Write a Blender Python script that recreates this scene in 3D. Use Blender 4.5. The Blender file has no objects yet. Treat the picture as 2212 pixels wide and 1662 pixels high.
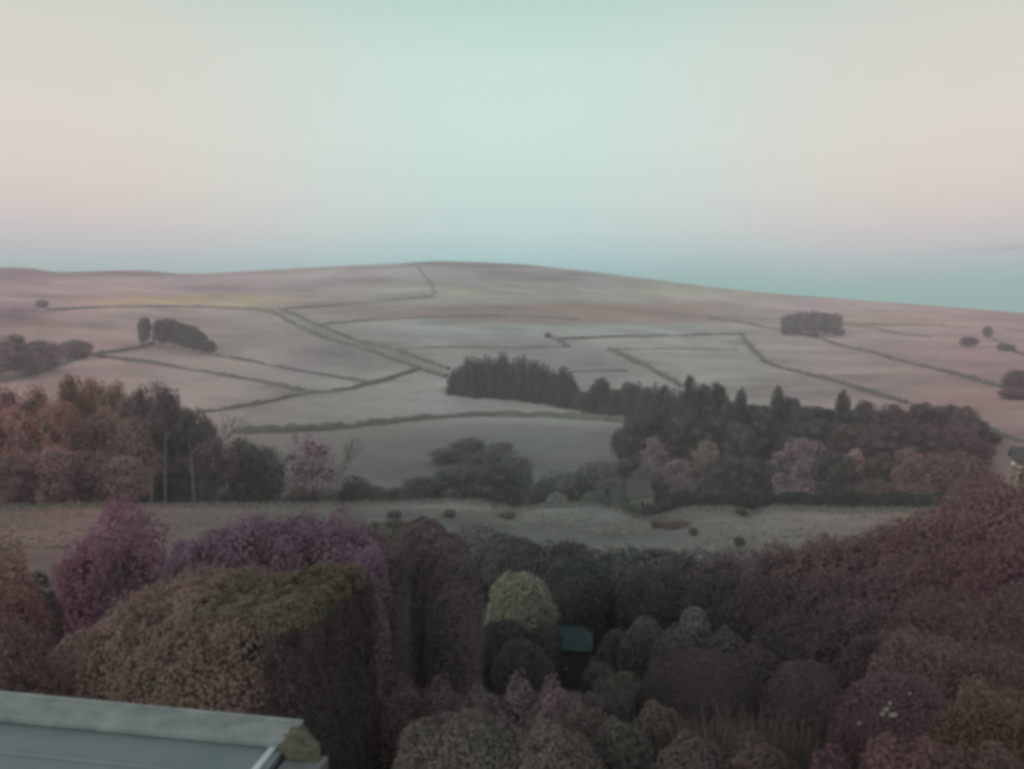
import bpy, math, random
import numpy as np
from mathutils import Vector

random.seed(7)
RNG = np.random.default_rng(7)
scene = bpy.context.scene
COL = scene.collection

# ------------------------------------------------------------------ camera
PITCH = math.radians(4.0)
F = 1736.0                      # focal length in the units of a 2212 x 1662 picture
CU, CV = 1106.0, 831.0
cam_d = bpy.data.cameras.new('camera')
cam_d.sensor_fit = 'HORIZONTAL'; cam_d.sensor_width = 36.0
cam_d.lens = 36.0 * F / 2212.0
cam_d.clip_start = 0.1; cam_d.clip_end = 9000
cam = bpy.data.objects.new('camera', cam_d); COL.objects.link(cam)
cam.rotation_euler = (math.pi/2 - PITCH, 0, 0)
scene.camera = cam

# ------------------------------------------------------------------ sky
SKY_GAIN = 1.12
def lin(c):
    return tuple(((x/255)/12.92 if x/255 <= 0.04045 else ((x/255+0.055)/1.055)**2.4) for x in c)
world = bpy.data.worlds.new('World'); scene.world = world
world.use_nodes = True
nt = world.node_tree; nt.nodes.clear()
N = nt.nodes.new; L = nt.links.new
out = N('ShaderNodeOutputWorld')
tc = N('ShaderNodeTexCoord'); sep = N('ShaderNodeSeparateXYZ'); L(tc.outputs['Generated'], sep.inputs[0])
def math_node(t, op, a, b=None, clamp=False):
    n = t.nodes.new('ShaderNodeMath'); n.operation = op; n.use_clamp = clamp
    for i, x in enumerate((a, b)):
        if x is None: continue
        if isinstance(x, (int, float)): n.inputs[i].default_value = x
        else: t.links.new(x, n.inputs[i])
    return n.outputs[0]
def ramp(t, fac, stops, interp='LINEAR'):
    n = t.nodes.new('ShaderNodeValToRGB'); cr = n.color_ramp; cr.interpolation = interp
    while len(cr.elements) > 1: cr.elements.remove(cr.elements[0])
    cr.elements[0].position = stops[0][0]; cr.elements[0].color = (*stops[0][1], 1)
    for p, c in stops[1:]:
        e = cr.elements.new(p); e.color = (*c, 1)
    t.links.new(fac, n.inputs[0]); return n.outputs[0]
# slight large-scale unevenness so the bands are not ruled straight
wn = N('ShaderNodeTexNoise'); wn.inputs['Scale'].default_value = 1.6; wn.inputs['Detail'].default_value = 2
L(tc.outputs['Generated'], wn.inputs['Vector'])
wob = math_node(nt, 'MULTIPLY', math_node(nt, 'SUBTRACT', wn.outputs['Fac'], 0.5), 0.05)
elev = math_node(nt, 'ADD', sep.outputs['Z'], wob)
elev = math_node(nt, 'SUBTRACT', elev, math_node(nt, 'MULTIPLY', sep.outputs['X'], 0.0))
# the band of twilight hangs lower to the left, so the blue-green belt is deeper to the right
mid = [(0.0,(84,160,154)),(0.045,(94,172,166)),(0.07,(132,184,184)),(0.09,(160,198,199)),(0.12,(184,208,206)),(0.16,(192,214,209)),
       (0.22,(196,219,211)),(0.31,(193,218,208)),(0.38,(176,206,196)),(0.6,(182,192,192)),(1.0,(186,180,188))]
side = [(0.0,(100,162,156)),(0.045,(114,173,167)),(0.07,(166,180,184)),(0.09,(187,186,189)),(0.12,(205,195,191)),(0.16,(213,202,194)),
       (0.22,(214,207,198)),(0.31,(206,204,195)),(0.38,(188,198,188)),(0.6,(188,190,188)),(1.0,(186,180,188))]
cmid = ramp(nt, elev, [(p, lin(c)) for p, c in mid])
cside = ramp(nt, elev, [(p, lin(c)) for p, c in side])
ax = math_node(nt, 'ABSOLUTE', math_node(nt, 'DIVIDE', sep.outputs['X'],
     math_node(nt, 'SQRT', math_node(nt, 'ADD', math_node(nt, 'MULTIPLY', sep.outputs['X'], sep.outputs['X']),
     math_node(nt, 'ADD', math_node(nt, 'MULTIPLY', sep.outputs['Y'], sep.outputs['Y']), 1e-6)))))
mr = N('ShaderNodeMapRange'); mr.interpolation_type = 'SMOOTHSTEP'
mr.inputs['From Min'].default_value = 0.02; mr.inputs['From Max'].default_value = 0.50
L(ax, mr.inputs['Value'])
mx = N('ShaderNodeMix'); mx.data_type = 'RGBA'
L(mr.outputs['Result'], mx.inputs['Factor']); L(cmid, mx.inputs['A']); L(cside, mx.inputs['B'])
# a thin grey cloud bar low on the right
sx = math_node(nt, 'SUBTRACT', math_node(nt, 'ADD', sep.outputs['Z'], math_node(nt, 'MULTIPLY', wob, 0.12)), math_node(nt, 'ADD', math_node(nt, 'MULTIPLY', sep.outputs['X'], 0.035), 0.0655))
cn = N('ShaderNodeTexNoise'); cn.inputs['Scale'].default_value = 14; cn.inputs['Detail'].default_value = 3; L(tc.outputs['Generated'], cn.inputs['Vector'])
gs = math_node(nt, 'POWER', 2.718, math_node(nt, 'MULTIPLY', math_node(nt, 'MULTIPLY', sx, sx), -160000.0))
m2 = N('ShaderNodeMapRange'); m2.interpolation_type = 'SMOOTHSTEP'; m2.inputs['From Min'].default_value = 0.44; m2.inputs['From Max'].default_value = 0.54
L(sep.outputs['X'], m2.inputs['Value'])
m3 = N('ShaderNodeMapRange'); m3.interpolation_type = 'SMOOTHSTEP'; m3.inputs['From Min'].default_value = 0.62; m3.inputs['From Max'].default_value = 0.72; m3.inputs['To Min'].default_value = 1; m3.inputs['To Max'].default_value = 0
L(sep.outputs['X'], m3.inputs['Value'])
front_ = math_node(nt, 'GREATER_THAN', sep.outputs['Y'], 0.0)
cf = math_node(nt, 'MULTIPLY', math_node(nt, 'MULTIPLY', gs, math_node(nt, 'MULTIPLY', m2.outputs['Result'], m3.outputs['Result'])), math_node(nt, 'MULTIPLY', math_node(nt, 'MULTIPLY', cn.outputs['Fac'], 0.85), front_))
mc = N('ShaderNodeMix'); mc.data_type = 'RGBA'; L(cf, mc.inputs['Factor']); L(mx.outputs['Result'], mc.inputs['A']); mc.inputs['B'].default_value = (*lin((140, 146, 152)), 1)
mx = mc
bg = N('ShaderNodeBackground'); L(mx.outputs['Result'], bg.inputs['Color']); bg.inputs['Strength'].default_value = SKY_GAIN
sun_el, sun_az = math.radians(16), math.radians(222)     # clockwise from +Y: behind the camera, a little to the left
sky = N('ShaderNodeTexSky'); sky.sky_type = 'NISHITA'; sky.sun_disc = False
sky.sun_elevation = sun_el; sky.sun_rotation = sun_az
bg2 = N('ShaderNodeBackground'); L(sky.outputs[0], bg2.inputs['Color']); bg2.inputs['Strength'].default_value = 0.004
add = N('ShaderNodeAddShader'); L(bg.outputs[0], add.inputs[0]); L(bg2.outputs[0], add.inputs[1])
L(add.outputs[0], out.inputs['Surface'])

sd = bpy.data.lights.new('sun', 'SUN'); sd.energy = 1.4; sd.angle = math.radians(28); sd.color = (1.0, 0.94, 0.89)
sun = bpy.data.objects.new('sun', sd); COL.objects.link(sun)
dirv = Vector((math.sin(sun_az)*math.cos(sun_el), math.cos(sun_az)*math.cos(sun_el), math.sin(sun_el)))
sun.rotation_euler = dirv.to_track_quat('Z', 'Y').to_euler()

scene.view_settings.view_transform = 'Standard'
scene.view_settings.look = 'None'
scene.view_settings.exposure = 0.0
scene.view_settings.gamma = 1.0
scene.view_settings.use_curve_mapping = False
scene.render.engine = 'CYCLES'
scene.cycles.filter_width = 3.9
scene.cycles.use_denoising = True
scene.cycles.max_bounces = 6
scene.cycles.volume_bounces = 1
HAZE_DENSITY = 0.0005

# ------------------------------------------------------------------ geometry of the valley
def pchip(xk, yk, x):
    """monotone cubic through knots; yk may be (K,) or (K,M); returns (len(x),...)"""
    xk = np.asarray(xk, float); yk = np.asarray(yk, float)
    h = np.diff(xk); sh = (-1,) + (1,)*(yk.ndim-1)
    d = np.diff(yk, axis=0)/h.reshape(sh)
    m = np.zeros_like(yk)
    m[0] = d[0]; m[-1] = d[-1]
    s = d[:-1]*d[1:] > 0
    w1 = (2*h[1:]+h[:-1]).reshape(sh); w2 = (h[1:]+2*h[:-1]).reshape(sh)
    with np.errstate(divide='ignore', invalid='ignore'):
        hm = (w1+w2)/(w1/d[:-1]+w2/d[1:])
    m[1:-1] = np.where(s, hm, 0)
    x = np.clip(np.asarray(x, float), xk[0], xk[-1])
    i = np.clip(np.searchsorted(xk, x, side='right')-1, 0, len(h)-1)
    t = ((x-xk[i])/h[i]).reshape(sh); hh = h[i].reshape(sh)
    return ((2*t**3-3*t**2+1)*yk[i] + (t**3-2*t**2+t)*hh*m[i] + (-2*t**3+3*t**2)*yk[i+1] + (t**3-t**2)*hh*m[i+1])

SP, CP = math.sin(PITCH), math.cos(PITCH)
def tanphi(theta, v):
    """slope of the sight line at azimuth theta that meets picture row v"""
    b = (CV-v)/F
    return (-SP+b*CP)/(CP+b*SP)*np.cos(theta)
def theta_of(u, v):
    b = (CV-v)/F
    return np.arctan(((u-CU)/F)/(CP+b*SP))
def project(theta, tp):
    """azimuth and slope -> picture u, v"""
    x = np.sin(theta); y = np.cos(theta); z = tp
    d = y*CP - z*SP; up = y*SP + z*CP
    return CU+F*x/d, CV-F*up/d

def hash3(ix, iy, iz):
    n = (ix.astype(np.int64)*374761393 + iy.astype(np.int64)*668265263 + iz.astype(np.int64)*2147483647) & 0xffffffff
    n = ((n ^ (n >> 13))*1274126177) & 0xffffffff
    n = n ^ (n >> 16)
    return (n & 0xffff)/65535.0
def vnoise(p):
    p = np.asarray(p, float); i = np.floor(p); f = p-i; f = f*f*(3-2*f)
    r = 0
    for dx in (0, 1):
        wx = f[..., 0] if dx else 1-f[..., 0]
        for dy in (0, 1):
            wy = f[..., 1] if dy else 1-f[..., 1]
            for dz in (0, 1):
                wz = f[..., 2] if dz else 1-f[..., 2]
                r = r + wx*wy*wz*hash3(i[..., 0]+dx, i[..., 1]+dy, i[..., 2]+dz)
    return r*2-1
def fbm(p, o=3):
    s = 0; a = 1.0; t = 0
    for k in range(o):
        s = s + a*vnoise(np.asarray(p)*2**k+17.3*k); t += a; a *= 0.5
    return s/t

crest_u = [-700, 0, 250, 500, 700, 880, 980, 1040, 1110, 1180, 1260, 1330, 1400, 1440, 1500, 1580, 1625, 1680, 1850, 2000, 2212, 2900]
crest_v = [1100,1096,1093,1091,1091,1085,1083,1088,1101,1092,1090,1100,1120,1113,1098,1097,1108,1096,1101,1101,1092,1090]
ridge_u = [-700, 0, 70, 130, 300, 410, 560, 700, 860, 950, 1100, 1250, 1400, 1600, 1800, 2000, 2212, 2900]
ridge_v = [560, 578, 580, 588, 585, 592, 585, 577, 570, 565, 570, 585, 603, 628, 645, 660, 677, 720]
TH = np.radians(np.concatenate([np.arange(-180, -38, 2.0), np.arange(-38, 38.001, 0.2), np.arange(40, 181, 2.0)]))
THf = TH
RR = np.concatenate([np.arange(0, 60, 1.5), np.arange(60, 180, 0.8), np.arange(180, 400, 2.0), np.arange(400, 1120, 4.0), np.geomspace(1120, 1500, 16)])
def terrain_table():
    thc = np.clip(TH, -math.radians(40), math.radians(40))
    ucol = CU+F*np.tan(thc)
    crest = pchip(crest_u, crest_v, ucol); ridge = pchip(ridge_u, ridge_v, ucol)
    kr = [0, 10, 20, 38, 55]
    kz = [-6.2, -7.6, -11.0, -16.6, -19.8]
    rows_r = list(kr); rows_z = [np.full(len(TH), z) for z in kz]
    def addv(r, v):
        rows_r.append(r); rows_z.append(r*tanphi(thc, v))
    one = np.ones(len(TH))
    addv(76, 1222*one); addv(100, 1150*one); addv(118, crest+15); addv(128, crest); addv(142, crest+11); addv(156, crest+36)
    addv(178, 1092*one)
    far = [(220, 1003), (260, 945), (300, 905), (340, 860), (400, 800), (460, 756), (520, 722), (600, 688), (700, 655), (800, 626), (900, 598), (985, 572), (1030, 567)]
    for r, v in far:
        vv = v if v >= 945 else 945+(v-945)*(945-ridge)/(945-567.)
        addv(r, vv*one)
    zr = rows_z[-1]
    for r, dz in ((1100, -3), (1250, -18), (1500, -50)):
        rows_r.append(r); rows_z.append(zr+dz)
    Z = pchip(rows_r, np.array(rows_z), RR)            # (R, T)
    # behind the camera the ground simply carries on up the slope
    w = np.clip((np.abs(TH)-math.radians(45))/math.radians(50), 0, 1); w = w*w*(3-2*w)
    back = (-6.2+55*(1-np.exp(-RR/900)))[:, None]
    Z = Z*(1-w)+back*w
    X = RR[:, None]*np.sin(TH); Y = RR[:, None]*np.cos(TH)
    amp = np.clip((RR-60)/60, 0, 1)*(1-np.clip((RR-940)/60, 0, 1))
    n1 = fbm(np.stack([X/26, Y/26, X*0], -1), 3)*0.9
    n2 = fbm(np.stack([X/6, Y/6, X*0+4], -1), 2)*0.22
    inv = np.clip((RR-185)/80, 0, 1)[:, None]
    hump = (np.clip((RR-72)/16, 0, 1)*np.clip((124-RR)/14, 0, 1))[:, None]
    Z = Z+fbm(np.stack([X/15, Y/9, X*0+2], -1), 2)*1.1*hump
    Z = Z+(n1*inv+n2*(0.5+0.5*inv))*amp[:, None]
    return X, Y, Z
TX, TY, TZ = terrain_table()
with np.errstate(divide='ignore', invalid='ignore'):
    TSL = TZ/np.maximum(RR, 0.01)[:, None]
def ground_z(theta, r):
    j = np.clip(np.searchsorted(THf, theta)-1, 0, len(THf)-2); tj = (theta-THf[j])/(THf[j+1]-THf[j])
    i = np.clip(np.searchsorted(RR, r)-1, 0, len(RR)-2); ti = (r-RR[i])/(RR[i+1]-RR[i])
    return (TZ[i, j]*(1-ti)+TZ[i+1, j]*ti)*(1-tj)+(TZ[i, j+1]*(1-ti)+TZ[i+1, j+1]*ti)*tj
def hit(u, v, rmin=150, rmax=1030):
    th = float(theta_of(u, v)); t = float(tanphi(th, v))
    j = int(np.clip(np.searchsorted(THf, th)-1, 0, len(THf)-2)); tj = (th-THf[j])/(THf[j+1]-THf[j])
    s = TSL[:, j]*(1-tj)+TSL[:, j+1]*tj
    m = (RR >= rmin) & (RR <= rmax)
    idx = np.nonzero(m & (s >= t))[0]
    if len(idx) == 0: r = rmax
    else:
        i = idx[0]
        if i > 0 and RR[i-1] >= rmin and s[i] != s[i-1]:
            r = RR[i-1]+(RR[i]-RR[i-1])*(t-s[i-1])/(s[i]-s[i-1])
        else: r = RR[i]
    return np.array([r*math.sin(th), r*math.cos(th), float(ground_z(th, r))]), r
def at(u, v, r):
    """point on the sight line u, v at plan distance r"""
    th = float(theta_of(u, v))
    return np.array([r*math.sin(th), r*math.cos(th), r*float(tanphi(th, v))])
def gz(x, y):
    return float(ground_z(math.atan2(x, y), math.hypot(x, y)))

# ------------------------------------------------------------------ materials
def new_mat(name):
    m = bpy.data.materials.new(name); m.use_nodes = True
    t = m.node_tree; b = t.nodes['Principled BSDF']
    b.inputs['Roughness'].default_value = 0.9; b.inputs['Specular IOR Level'].default_value = 0.15
    return m, t, b
def mixc(t, fac, a, b, mode='MIX'):
    n = t.nodes.new('ShaderNodeMix'); n.data_type = 'RGBA'; n.blend_type = mode
    for k, x in (('Factor', fac), ('A', a), ('B', b)):
        if isinstance(x, (int, float)): n.inputs[k].default_value = x
        elif isinstance(x, tuple): n.inputs[k].default_value = (*x[:3], 1)
        else: t.links.new(x, n.inputs[k])
    return n.outputs['Result']
def noise(t, scale, detail=3, src='Object', rough=0.6):
    c = t.nodes.new('ShaderNodeTexCoord'); n = t.nodes.new('ShaderNodeTexNoise')
    n.inputs['Scale'].default_value = scale; n.inputs['Detail'].default_value = detail; n.inputs['Roughness'].default_value = rough
    t.links.new(c.outputs[src], n.inputs['Vector']); return n.outputs['Fac']
def foliage_material():
    m, t, b = new_mat('foliage')
    oi = t.nodes.new('ShaderNodeObjectInfo')
    at_ = t.nodes.new('ShaderNodeAttribute'); at_.attribute_name = 'tint'
    hsv = t.nodes.new('ShaderNodeHueSaturation')
    t.links.new(oi.outputs['Color'], hsv.inputs['Color'])
    v = math_node(t, 'ADD', math_node(t, 'MULTIPLY', at_.outputs['Fac'], 0.95), 0.76)
    t.links.new(v, hsv.inputs['Value'])
    h = math_node(t, 'ADD', math_node(t, 'MULTIPLY', math_node(t, 'FRACT', math_node(t, 'MULTIPLY', at_.outputs['Fac'], 37.0)), 0.07), 0.465)
    t.links.new(h, hsv.inputs['Hue'])
    t.links.new(hsv.outputs['Color'], b.inputs['Base Color'])
    tr = t.nodes.new('ShaderNodeBsdfTranslucent'); t.links.new(hsv.outputs['Color'], tr.inputs['Color'])
    ms = t.nodes.new('ShaderNodeMixShader'); ms.inputs[0].default_value = 0.42
    o_ = next(n for n in t.nodes if n.type == 'OUTPUT_MATERIAL')
    t.links.new(b.outputs[0], ms.inputs[1]); t.links.new(tr.outputs[0], ms.inputs[2]); t.links.new(ms.outputs[0], o_.inputs['Surface'])
    return m
M_LEAF = foliage_material()
def flat_mat(name, c1, c2, scale, rough=0.9, bump=0.0, spec=0.15, src='Object'):
    m, t, b = new_mat(name)
    n = noise(t, scale, 5, src)
    r = ramp(t, n, [(0.3, c1), (0.7, c2)])
    t.links.new(r, b.inputs['Base Color'])
    b.inputs['Roughness'].default_value = rough; b.inputs['Specular IOR Level'].default_value = spec
    if bump:
        bn = t.nodes.new('ShaderNodeBump'); bn.inputs['Strength'].default_value = bump
        t.links.new(n, bn.inputs['Height']); t.links.new(bn.outputs[0], b.inputs['Normal'])
    return m
M_BARK = flat_mat('bark', (0.06, 0.055, 0.05), (0.15, 0.14, 0.12), 9, bump=0.6)
M_PALEBARK = flat_mat('pale_bark', (0.09, 0.095, 0.08), (0.17, 0.175, 0.145), 6, bump=0.4)
M_CORE = flat_mat('core_shade', (0.06, 0.053, 0.048), (0.11, 0.095, 0.085), 12, bump=0.6)  # for solid crown cores; dark brown stands for shade between the leaves
M_WALL = flat_mat('wall_stone', (0.085, 0.092, 0.078), (0.17, 0.175, 0.15), 1.2, bump=0.8)

# ------------------------------------------------------------------ mesh helpers
def mesh_np(name, V, Fq, tint=None, smooth=False):
    me = bpy.data.meshes.new(name)
    V = np.asarray(V, np.float32); Fq = np.asarray(Fq, np.int32)
    k = Fq.shape[1]
    me.vertices.add(len(V)); me.vertices.foreach_set('co', V.ravel())
    me.loops.add(Fq.size); me.loops.foreach_set('vertex_index', Fq.ravel())
    me.polygons.add(len(Fq))
    me.polygons.foreach_set('loop_start', np.arange(0, Fq.size, k, dtype=np.int32))
    me.polygons.foreach_set('loop_total', np.full(len(Fq), k, dtype=np.int32))
    if smooth: me.polygons.foreach_set('use_smooth', np.ones(len(Fq), dtype=bool))
    if tint is not None:
        a = me.attributes.new('tint', 'FLOAT', 'POINT'); a.data.foreach_set('value', np.asarray(tint, np.float32))
    me.update(calc_edges=True)
    return me
def link(name, me, mat=None, parent=None, loc=None):
    o = bpy.data.objects.new(name, me); COL.objects.link(o)
    if mat is not None and len(me.materials) == 0: me.materials.append(mat)
    if parent is not None: o.parent = parent
    if loc is not None: o.location = loc
    return o
def thing(name, label, cat, loc=(0, 0, 0), rotz=0, group=None):
    o = bpy.data.objects.new(name, None); COL.objects.link(o)
    o.location = loc; o.rotation_euler = (0, 0, rotz); o.empty_display_size = 0.3
    o['label'] = label; o['category'] = cat
    if group: o['group'] = group
    return o
def tag(o, label, cat, group=None, kind=None):
    if label: o['label'] = label
    if cat: o['category'] = cat
    if group: o['group'] = group
    if kind: o['kind'] = kind
    return o
class PM:
    """polygon collector"""
    def __init__(s): s.v = []; s.f = []
    def quad(s, a, b, c, d):
        n = len(s.v); s.v += [tuple(a), tuple(b), tuple(c), tuple(d)]; s.f.append((n, n+1, n+2, n+3))
    def hexa(s, p):
        """8 corners: 4 bottom then 4 top, both counter-clockwise"""
        n = len(s.v); s.v += [tuple(map(float, q)) for q in p]
        for f in ((3, 2, 1, 0), (4, 5, 6, 7), (0, 1, 5, 4), (1, 2, 6, 5), (2, 3, 7, 6), (3, 0, 4, 7)):
            s.f.append(tuple(n+i for i in f))
    def box(s, x0, x1, y0, y1, z0, z1):
        s.hexa([(x0, y0, z0), (x1, y0, z0), (x1, y1, z0), (x0, y1, z0), (x0, y0, z1), (x1, y0, z1), (x1, y1, z1), (x0, y1, z1)])
    def prism(s, pts, a, b, axis='y'):
        """closed outline pts (2D) extruded from a to b along axis"""
        n = len(s.v); k = len(pts)
        for t in (a, b):
            for p in pts: s.v.append((p[0], t, p[1]) if axis == 'y' else (t, p[0], p[1]))
        s.f.append(tuple(range(n, n+k))); s.f.append(tuple(range(n+2*k-1, n+k-1, -1)))
        for i in range(k):
            j = (i+1) % k; s.f.append((n+i, n+k+i, n+k+j, n+j))
    def tube(s, pts, radii, sides=5):
        rings = []
        for i, p in enumerate(pts):
            p = Vector(p)
            d = (Vector(pts[min(i+1, len(pts)-1)])-Vector(pts[max(i-1, 0)])).normalized()
            a = d.cross(Vector((0.31, 0.9, 0.2))).normalized(); b = d.cross(a)
            n = len(s.v)
            for k in range(sides):
                t = 2*math.pi*k/sides
                q = p+(a*math.cos(t)+b*math.sin(t))*radii[i]; s.v.append(tuple(q))
            rings.append(n)
        for i in range(len(rings)-1):
            for k in range(sides):
                k2 = (k+1) % sides
                s.f.append((rings[i]+k, rings[i]+k2, rings[i+1]+k2, rings[i+1]+k))
        s.f.append(tuple(rings[-1]+k for k in range(sides)))
    def mesh(s, name, bevel=0):
        me = bpy.data.meshes.new(name); me.from_pydata(s.v, [], s.f); me.update()
        return me

# ------------------------------------------------------------------ ground
def build_ground():
    nR, nT = TX.shape
    V = np.stack([TX, TY, TZ], -1).reshape(-1, 3)
    i, j = np.meshgrid(np.arange(nR-1), np.arange(nT-1), indexing='ij')
    a = i*nT+j
    Fq = np.stack([a, a+1, a+nT+1, a+nT], -1).reshape(-1, 4)
    me = mesh_np('ground', V, Fq, smooth=True)
    # plant cover, by place
    TT = np.broadcast_to(TH, TX.shape); R2 = np.broadcast_to(RR[:, None], TX.shape)
    u, v = project(np.clip(TT, -0.75, 0.75), TSL)
    def C(*c): return np.array(c)
    pasture = C(.305, .294, .27); moor = C(.335, .297, .295); lawn = C(.15, .165, .13)
    col = np.zeros(TX.shape+(3,)); col[:] = pasture
    def blend(mask, c): 
        nonlocal col
        col = col*(1-mask[..., None])+c*mask[..., None]
    sm = lambda x, a, b: (lambda t: t*t*(3-2*t))(np.clip((x-a)/(b-a), 0, 1))
    nA = fbm(np.stack([TX/46, TY/26, TX*0+9], -1), 4); nB = fbm(np.stack([TX/15, TY/9, TX*0+3], -1), 3)
    nC = fbm(np.stack([TX/130, TY/60, TX*0+5], -1), 3)
    # moor above the intake walls
    lim = 668+0*u
    lim = np.interp(u, [0, 300, 600, 900, 1106, 1250, 1480, 1600, 1800, 2212], [690, 665, 672, 650, 690, 697, 700, 705, 705, 716])
    wm = sm(lim-v, -6, 6)*(R2 > 300)
    blend(wm, moor)
    # bracken bank under the moor
    br = np.exp(-(((u-1290)/300)**4))*sm(v, 648, 660)*sm(-v, -704, -692)
    blend(np.clip(br*1.0*(0.8+0.8*nB), 0, 1)*(R2 > 300), C(.27, .165, .135))
    br = np.exp(-(((u-900)/260)**4))*sm(v, 652, 664)*sm(-v, -690, -676)
    blend(np.clip(br*0.8*(0.8+0.8*nB), 0, 1)*(R2 > 300), C(.27, .175, .155))
    # pale bent grass
    g = np.exp(-(((u-420)/260)**4))*np.exp(-((v-650)/11)**2); blend(np.clip(g, 0, 1)*.95*(R2 > 300), C(.46, .40, .22))
    g = np.exp(-(((u-1250)/500)**4))*np.exp(-((v-632)/14)**2); blend(np.clip(g, 0, 1)*.6*(R2 > 300), C(.41, .39, .29))
    g = np.exp(-(((u-1900)/260)**4))*np.exp(-((v-692)/9)**2); blend(np.clip(g, 0, 1)*.6*(R2 > 300), C(.41, .36, .26))
    # heather
    for (cu, cv, ru, rv, s) in ((1090, 592, 70, 7, .75), (1180, 604, 80, 5, .5), (930, 570, 60, 4, .7), (1080, 575, 160, 6, .5), (470, 622, 90, 8, .6), (300, 590, 170, 8, .55),
                                (40, 590, 90, 16, .5), (800, 608, 60, 5, .4), (660, 628, 40, 4, .4), (1250, 592, 70, 8, .5), (40, 672, 60, 9, .6),
                                (25, 688, 70, 22, .7), (150, 640, 160, 5, .35), (690, 655, 60, 5, .3)):
        blend(np.clip(np.exp(-(((u-cu)/ru)**2+((v-cv)/rv)**2)*1.0)*min(1, s*1.7)*(1+.7*nB), 0, 1)*(R2 > 300), C(.14, .10, .145))
    # rougher, browner grazing in some fields
    for (cu, cv, ru, rv, s, c) in ((700, 760, 120, 28, .55, (.17, .15, .155)), (560, 740, 90, 12, .4, (.17, .145, .15)), (840, 745, 60, 8, .6, (.17, .14, .14)),
                                (790, 795, 60, 12, .5, (.15, .135, .14)), (900, 725, 60, 7, .3, (.18, .15, .15)), (230, 740, 70, 8, .35, (.19, .15, .14)), (380, 690, 90, 5, .3, (.19, .15, .15)),
                                (1010, 1030, 290, 85, .75, (.14, .15, .14)), (1150, 960, 240, 30, .35, (.14, .15, .145)), (860, 960, 130, 30, .45, (.13, .14, .12)), (600, 930, 160, 30, .4, (.13, .14, .12)),
                                (1980, 760, 190, 26, .45, (.2, .155, .155)), (2150, 790, 120, 40, .45, (.19, .145, .15)), (1900, 790, 140, 10, .3, (.18, .15, .14)),
                                (1700, 779, 30, 4, .6, (.16, .14, .13)), (900, 848, 16, 4, .7, (.13, .14, .13)), (1595, 742, 22, 7, .6, (.12, .13, .13)),
                                (1165, 745, 25, 5, .6, (.15, .15, .15)), (1500, 750, 160, 3, .2, (.17, .18, .17))):
        blend(np.clip(np.exp(-(((u-cu)/ru)**2+((v-cv)/rv)**2))*s*(1+.8*nB), 0, 1)*(R2 > 160), C(*c)*1.15)
    vc = np.interp(u, [600, 640, 700, 780, 860, 905, 970], [673, 692, 720, 746, 768, 786, 808])
    blend(np.clip(np.exp(-((v-vc)/5.5)**4), 0, 1)*((u > 600) & (u < 968))*.6*(R2 > 250), C(.19, .225, .18))
    # the fields differ a little from one another
    for (cu, cv, ru, rv, s, c) in ((1000, 715, 200, 18, .5, (.30, .33, .32)), (1400, 712, 160, 12, .5, (.30, .33, .32)), (520, 800, 150, 16, .6, (.37, .36, .32)), (1560, 790, 110, 40, .5, (.32, .33, .28)),
                                (640, 800, 80, 18, .6, (.24, .225, .235)), (900, 870, 240, 22, .4, (.25, .25, .24)), (420, 815, 110, 12, .5, (.34, .32, .30)), (90, 705, 60, 14, .6, (.33, .24, .21)),
                                (1780, 765, 110, 22, .4, (.26, .25, .23)), (2050, 870, 140, 40, .5, (.27, .21, .20)), (250, 745, 120, 14, .5, (.30, .25, .25))):
        blend(np.clip(np.exp(-(((u-cu)/ru)**2+((v-cv)/rv)**2)**2)*s*(1+.4*nB), 0, 1)*(R2 > 160), C(*c))
    # near meadow; shading of the humps is put into its darker patches
    mead = (R2 > 60)*(R2 < 160)*1.0
    blend(mead, C(.138, .143, .126))
    for (cu, cv, ru, rv, s, c) in ((1010, 1093, 110, 7, .8, (.21, .22, .195)), (1250, 1120, 120, 22, .6, (.19, .2, .18)), (1080, 1115, 150, 6, .5, (.13, .115, .09)),
                                (1700, 1130, 200, 30, .35, (.2, .195, .175)), (500, 1110, 200, 14, .5, (.2, .18, .15)), (100, 1130, 180, 60, .6, (.21, .16, .13)),
                                (1450, 1120, 60, 8, .7, (.1, .08, .07)), (300, 1095, 400, 5, .6, (.19, .14, .11)), (1350, 1160, 300, 10, .25, (.12, .125, .11)), (1600, 1100, 30, 6, .6, (.11, .1, .08)),
                                (1430, 1108, 40, 16, .6, (.08, .09, .075))):
        blend(np.clip(np.exp(-(((u-cu)/ru)**2+((v-cv)/rv)**2))*s*(1+.7*nB), 0, 1)*mead, C(*c))
    # garden
    blend((R2 <= 60)*1.0, C(.085, .085, .065))
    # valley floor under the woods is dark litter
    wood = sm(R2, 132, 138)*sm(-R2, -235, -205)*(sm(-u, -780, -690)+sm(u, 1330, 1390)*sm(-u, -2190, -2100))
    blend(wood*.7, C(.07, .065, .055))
    # lens colour cast put into the cover: redder to both sides, greener mid-dale
    sidew = sm(np.abs(u-1130), 300, 1100)
    midw = np.exp(-((u-1180)/420)**2)
    lowf = np.exp(-((v-1000)/85)**2)*(R2 > 160)          # light fading towards the valley floor, put into the turf colour
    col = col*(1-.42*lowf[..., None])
    mul = (1+sidew[..., None]*np.array([.22, -.13, -.09]))*(1+midw[..., None]*np.array([-.10, .02, .0]))
    col = col*mul*(1+.40*nA+.26*nC+.24*nB)[..., None]
    col = np.clip(col, 0.01, 0.6)
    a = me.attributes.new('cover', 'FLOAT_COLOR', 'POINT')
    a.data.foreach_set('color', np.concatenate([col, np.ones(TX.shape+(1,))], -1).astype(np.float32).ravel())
    m, t, b = new_mat('grassland')
    at_ = t.nodes.new('ShaderNodeAttribute'); at_.attribute_name = 'cover'
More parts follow.
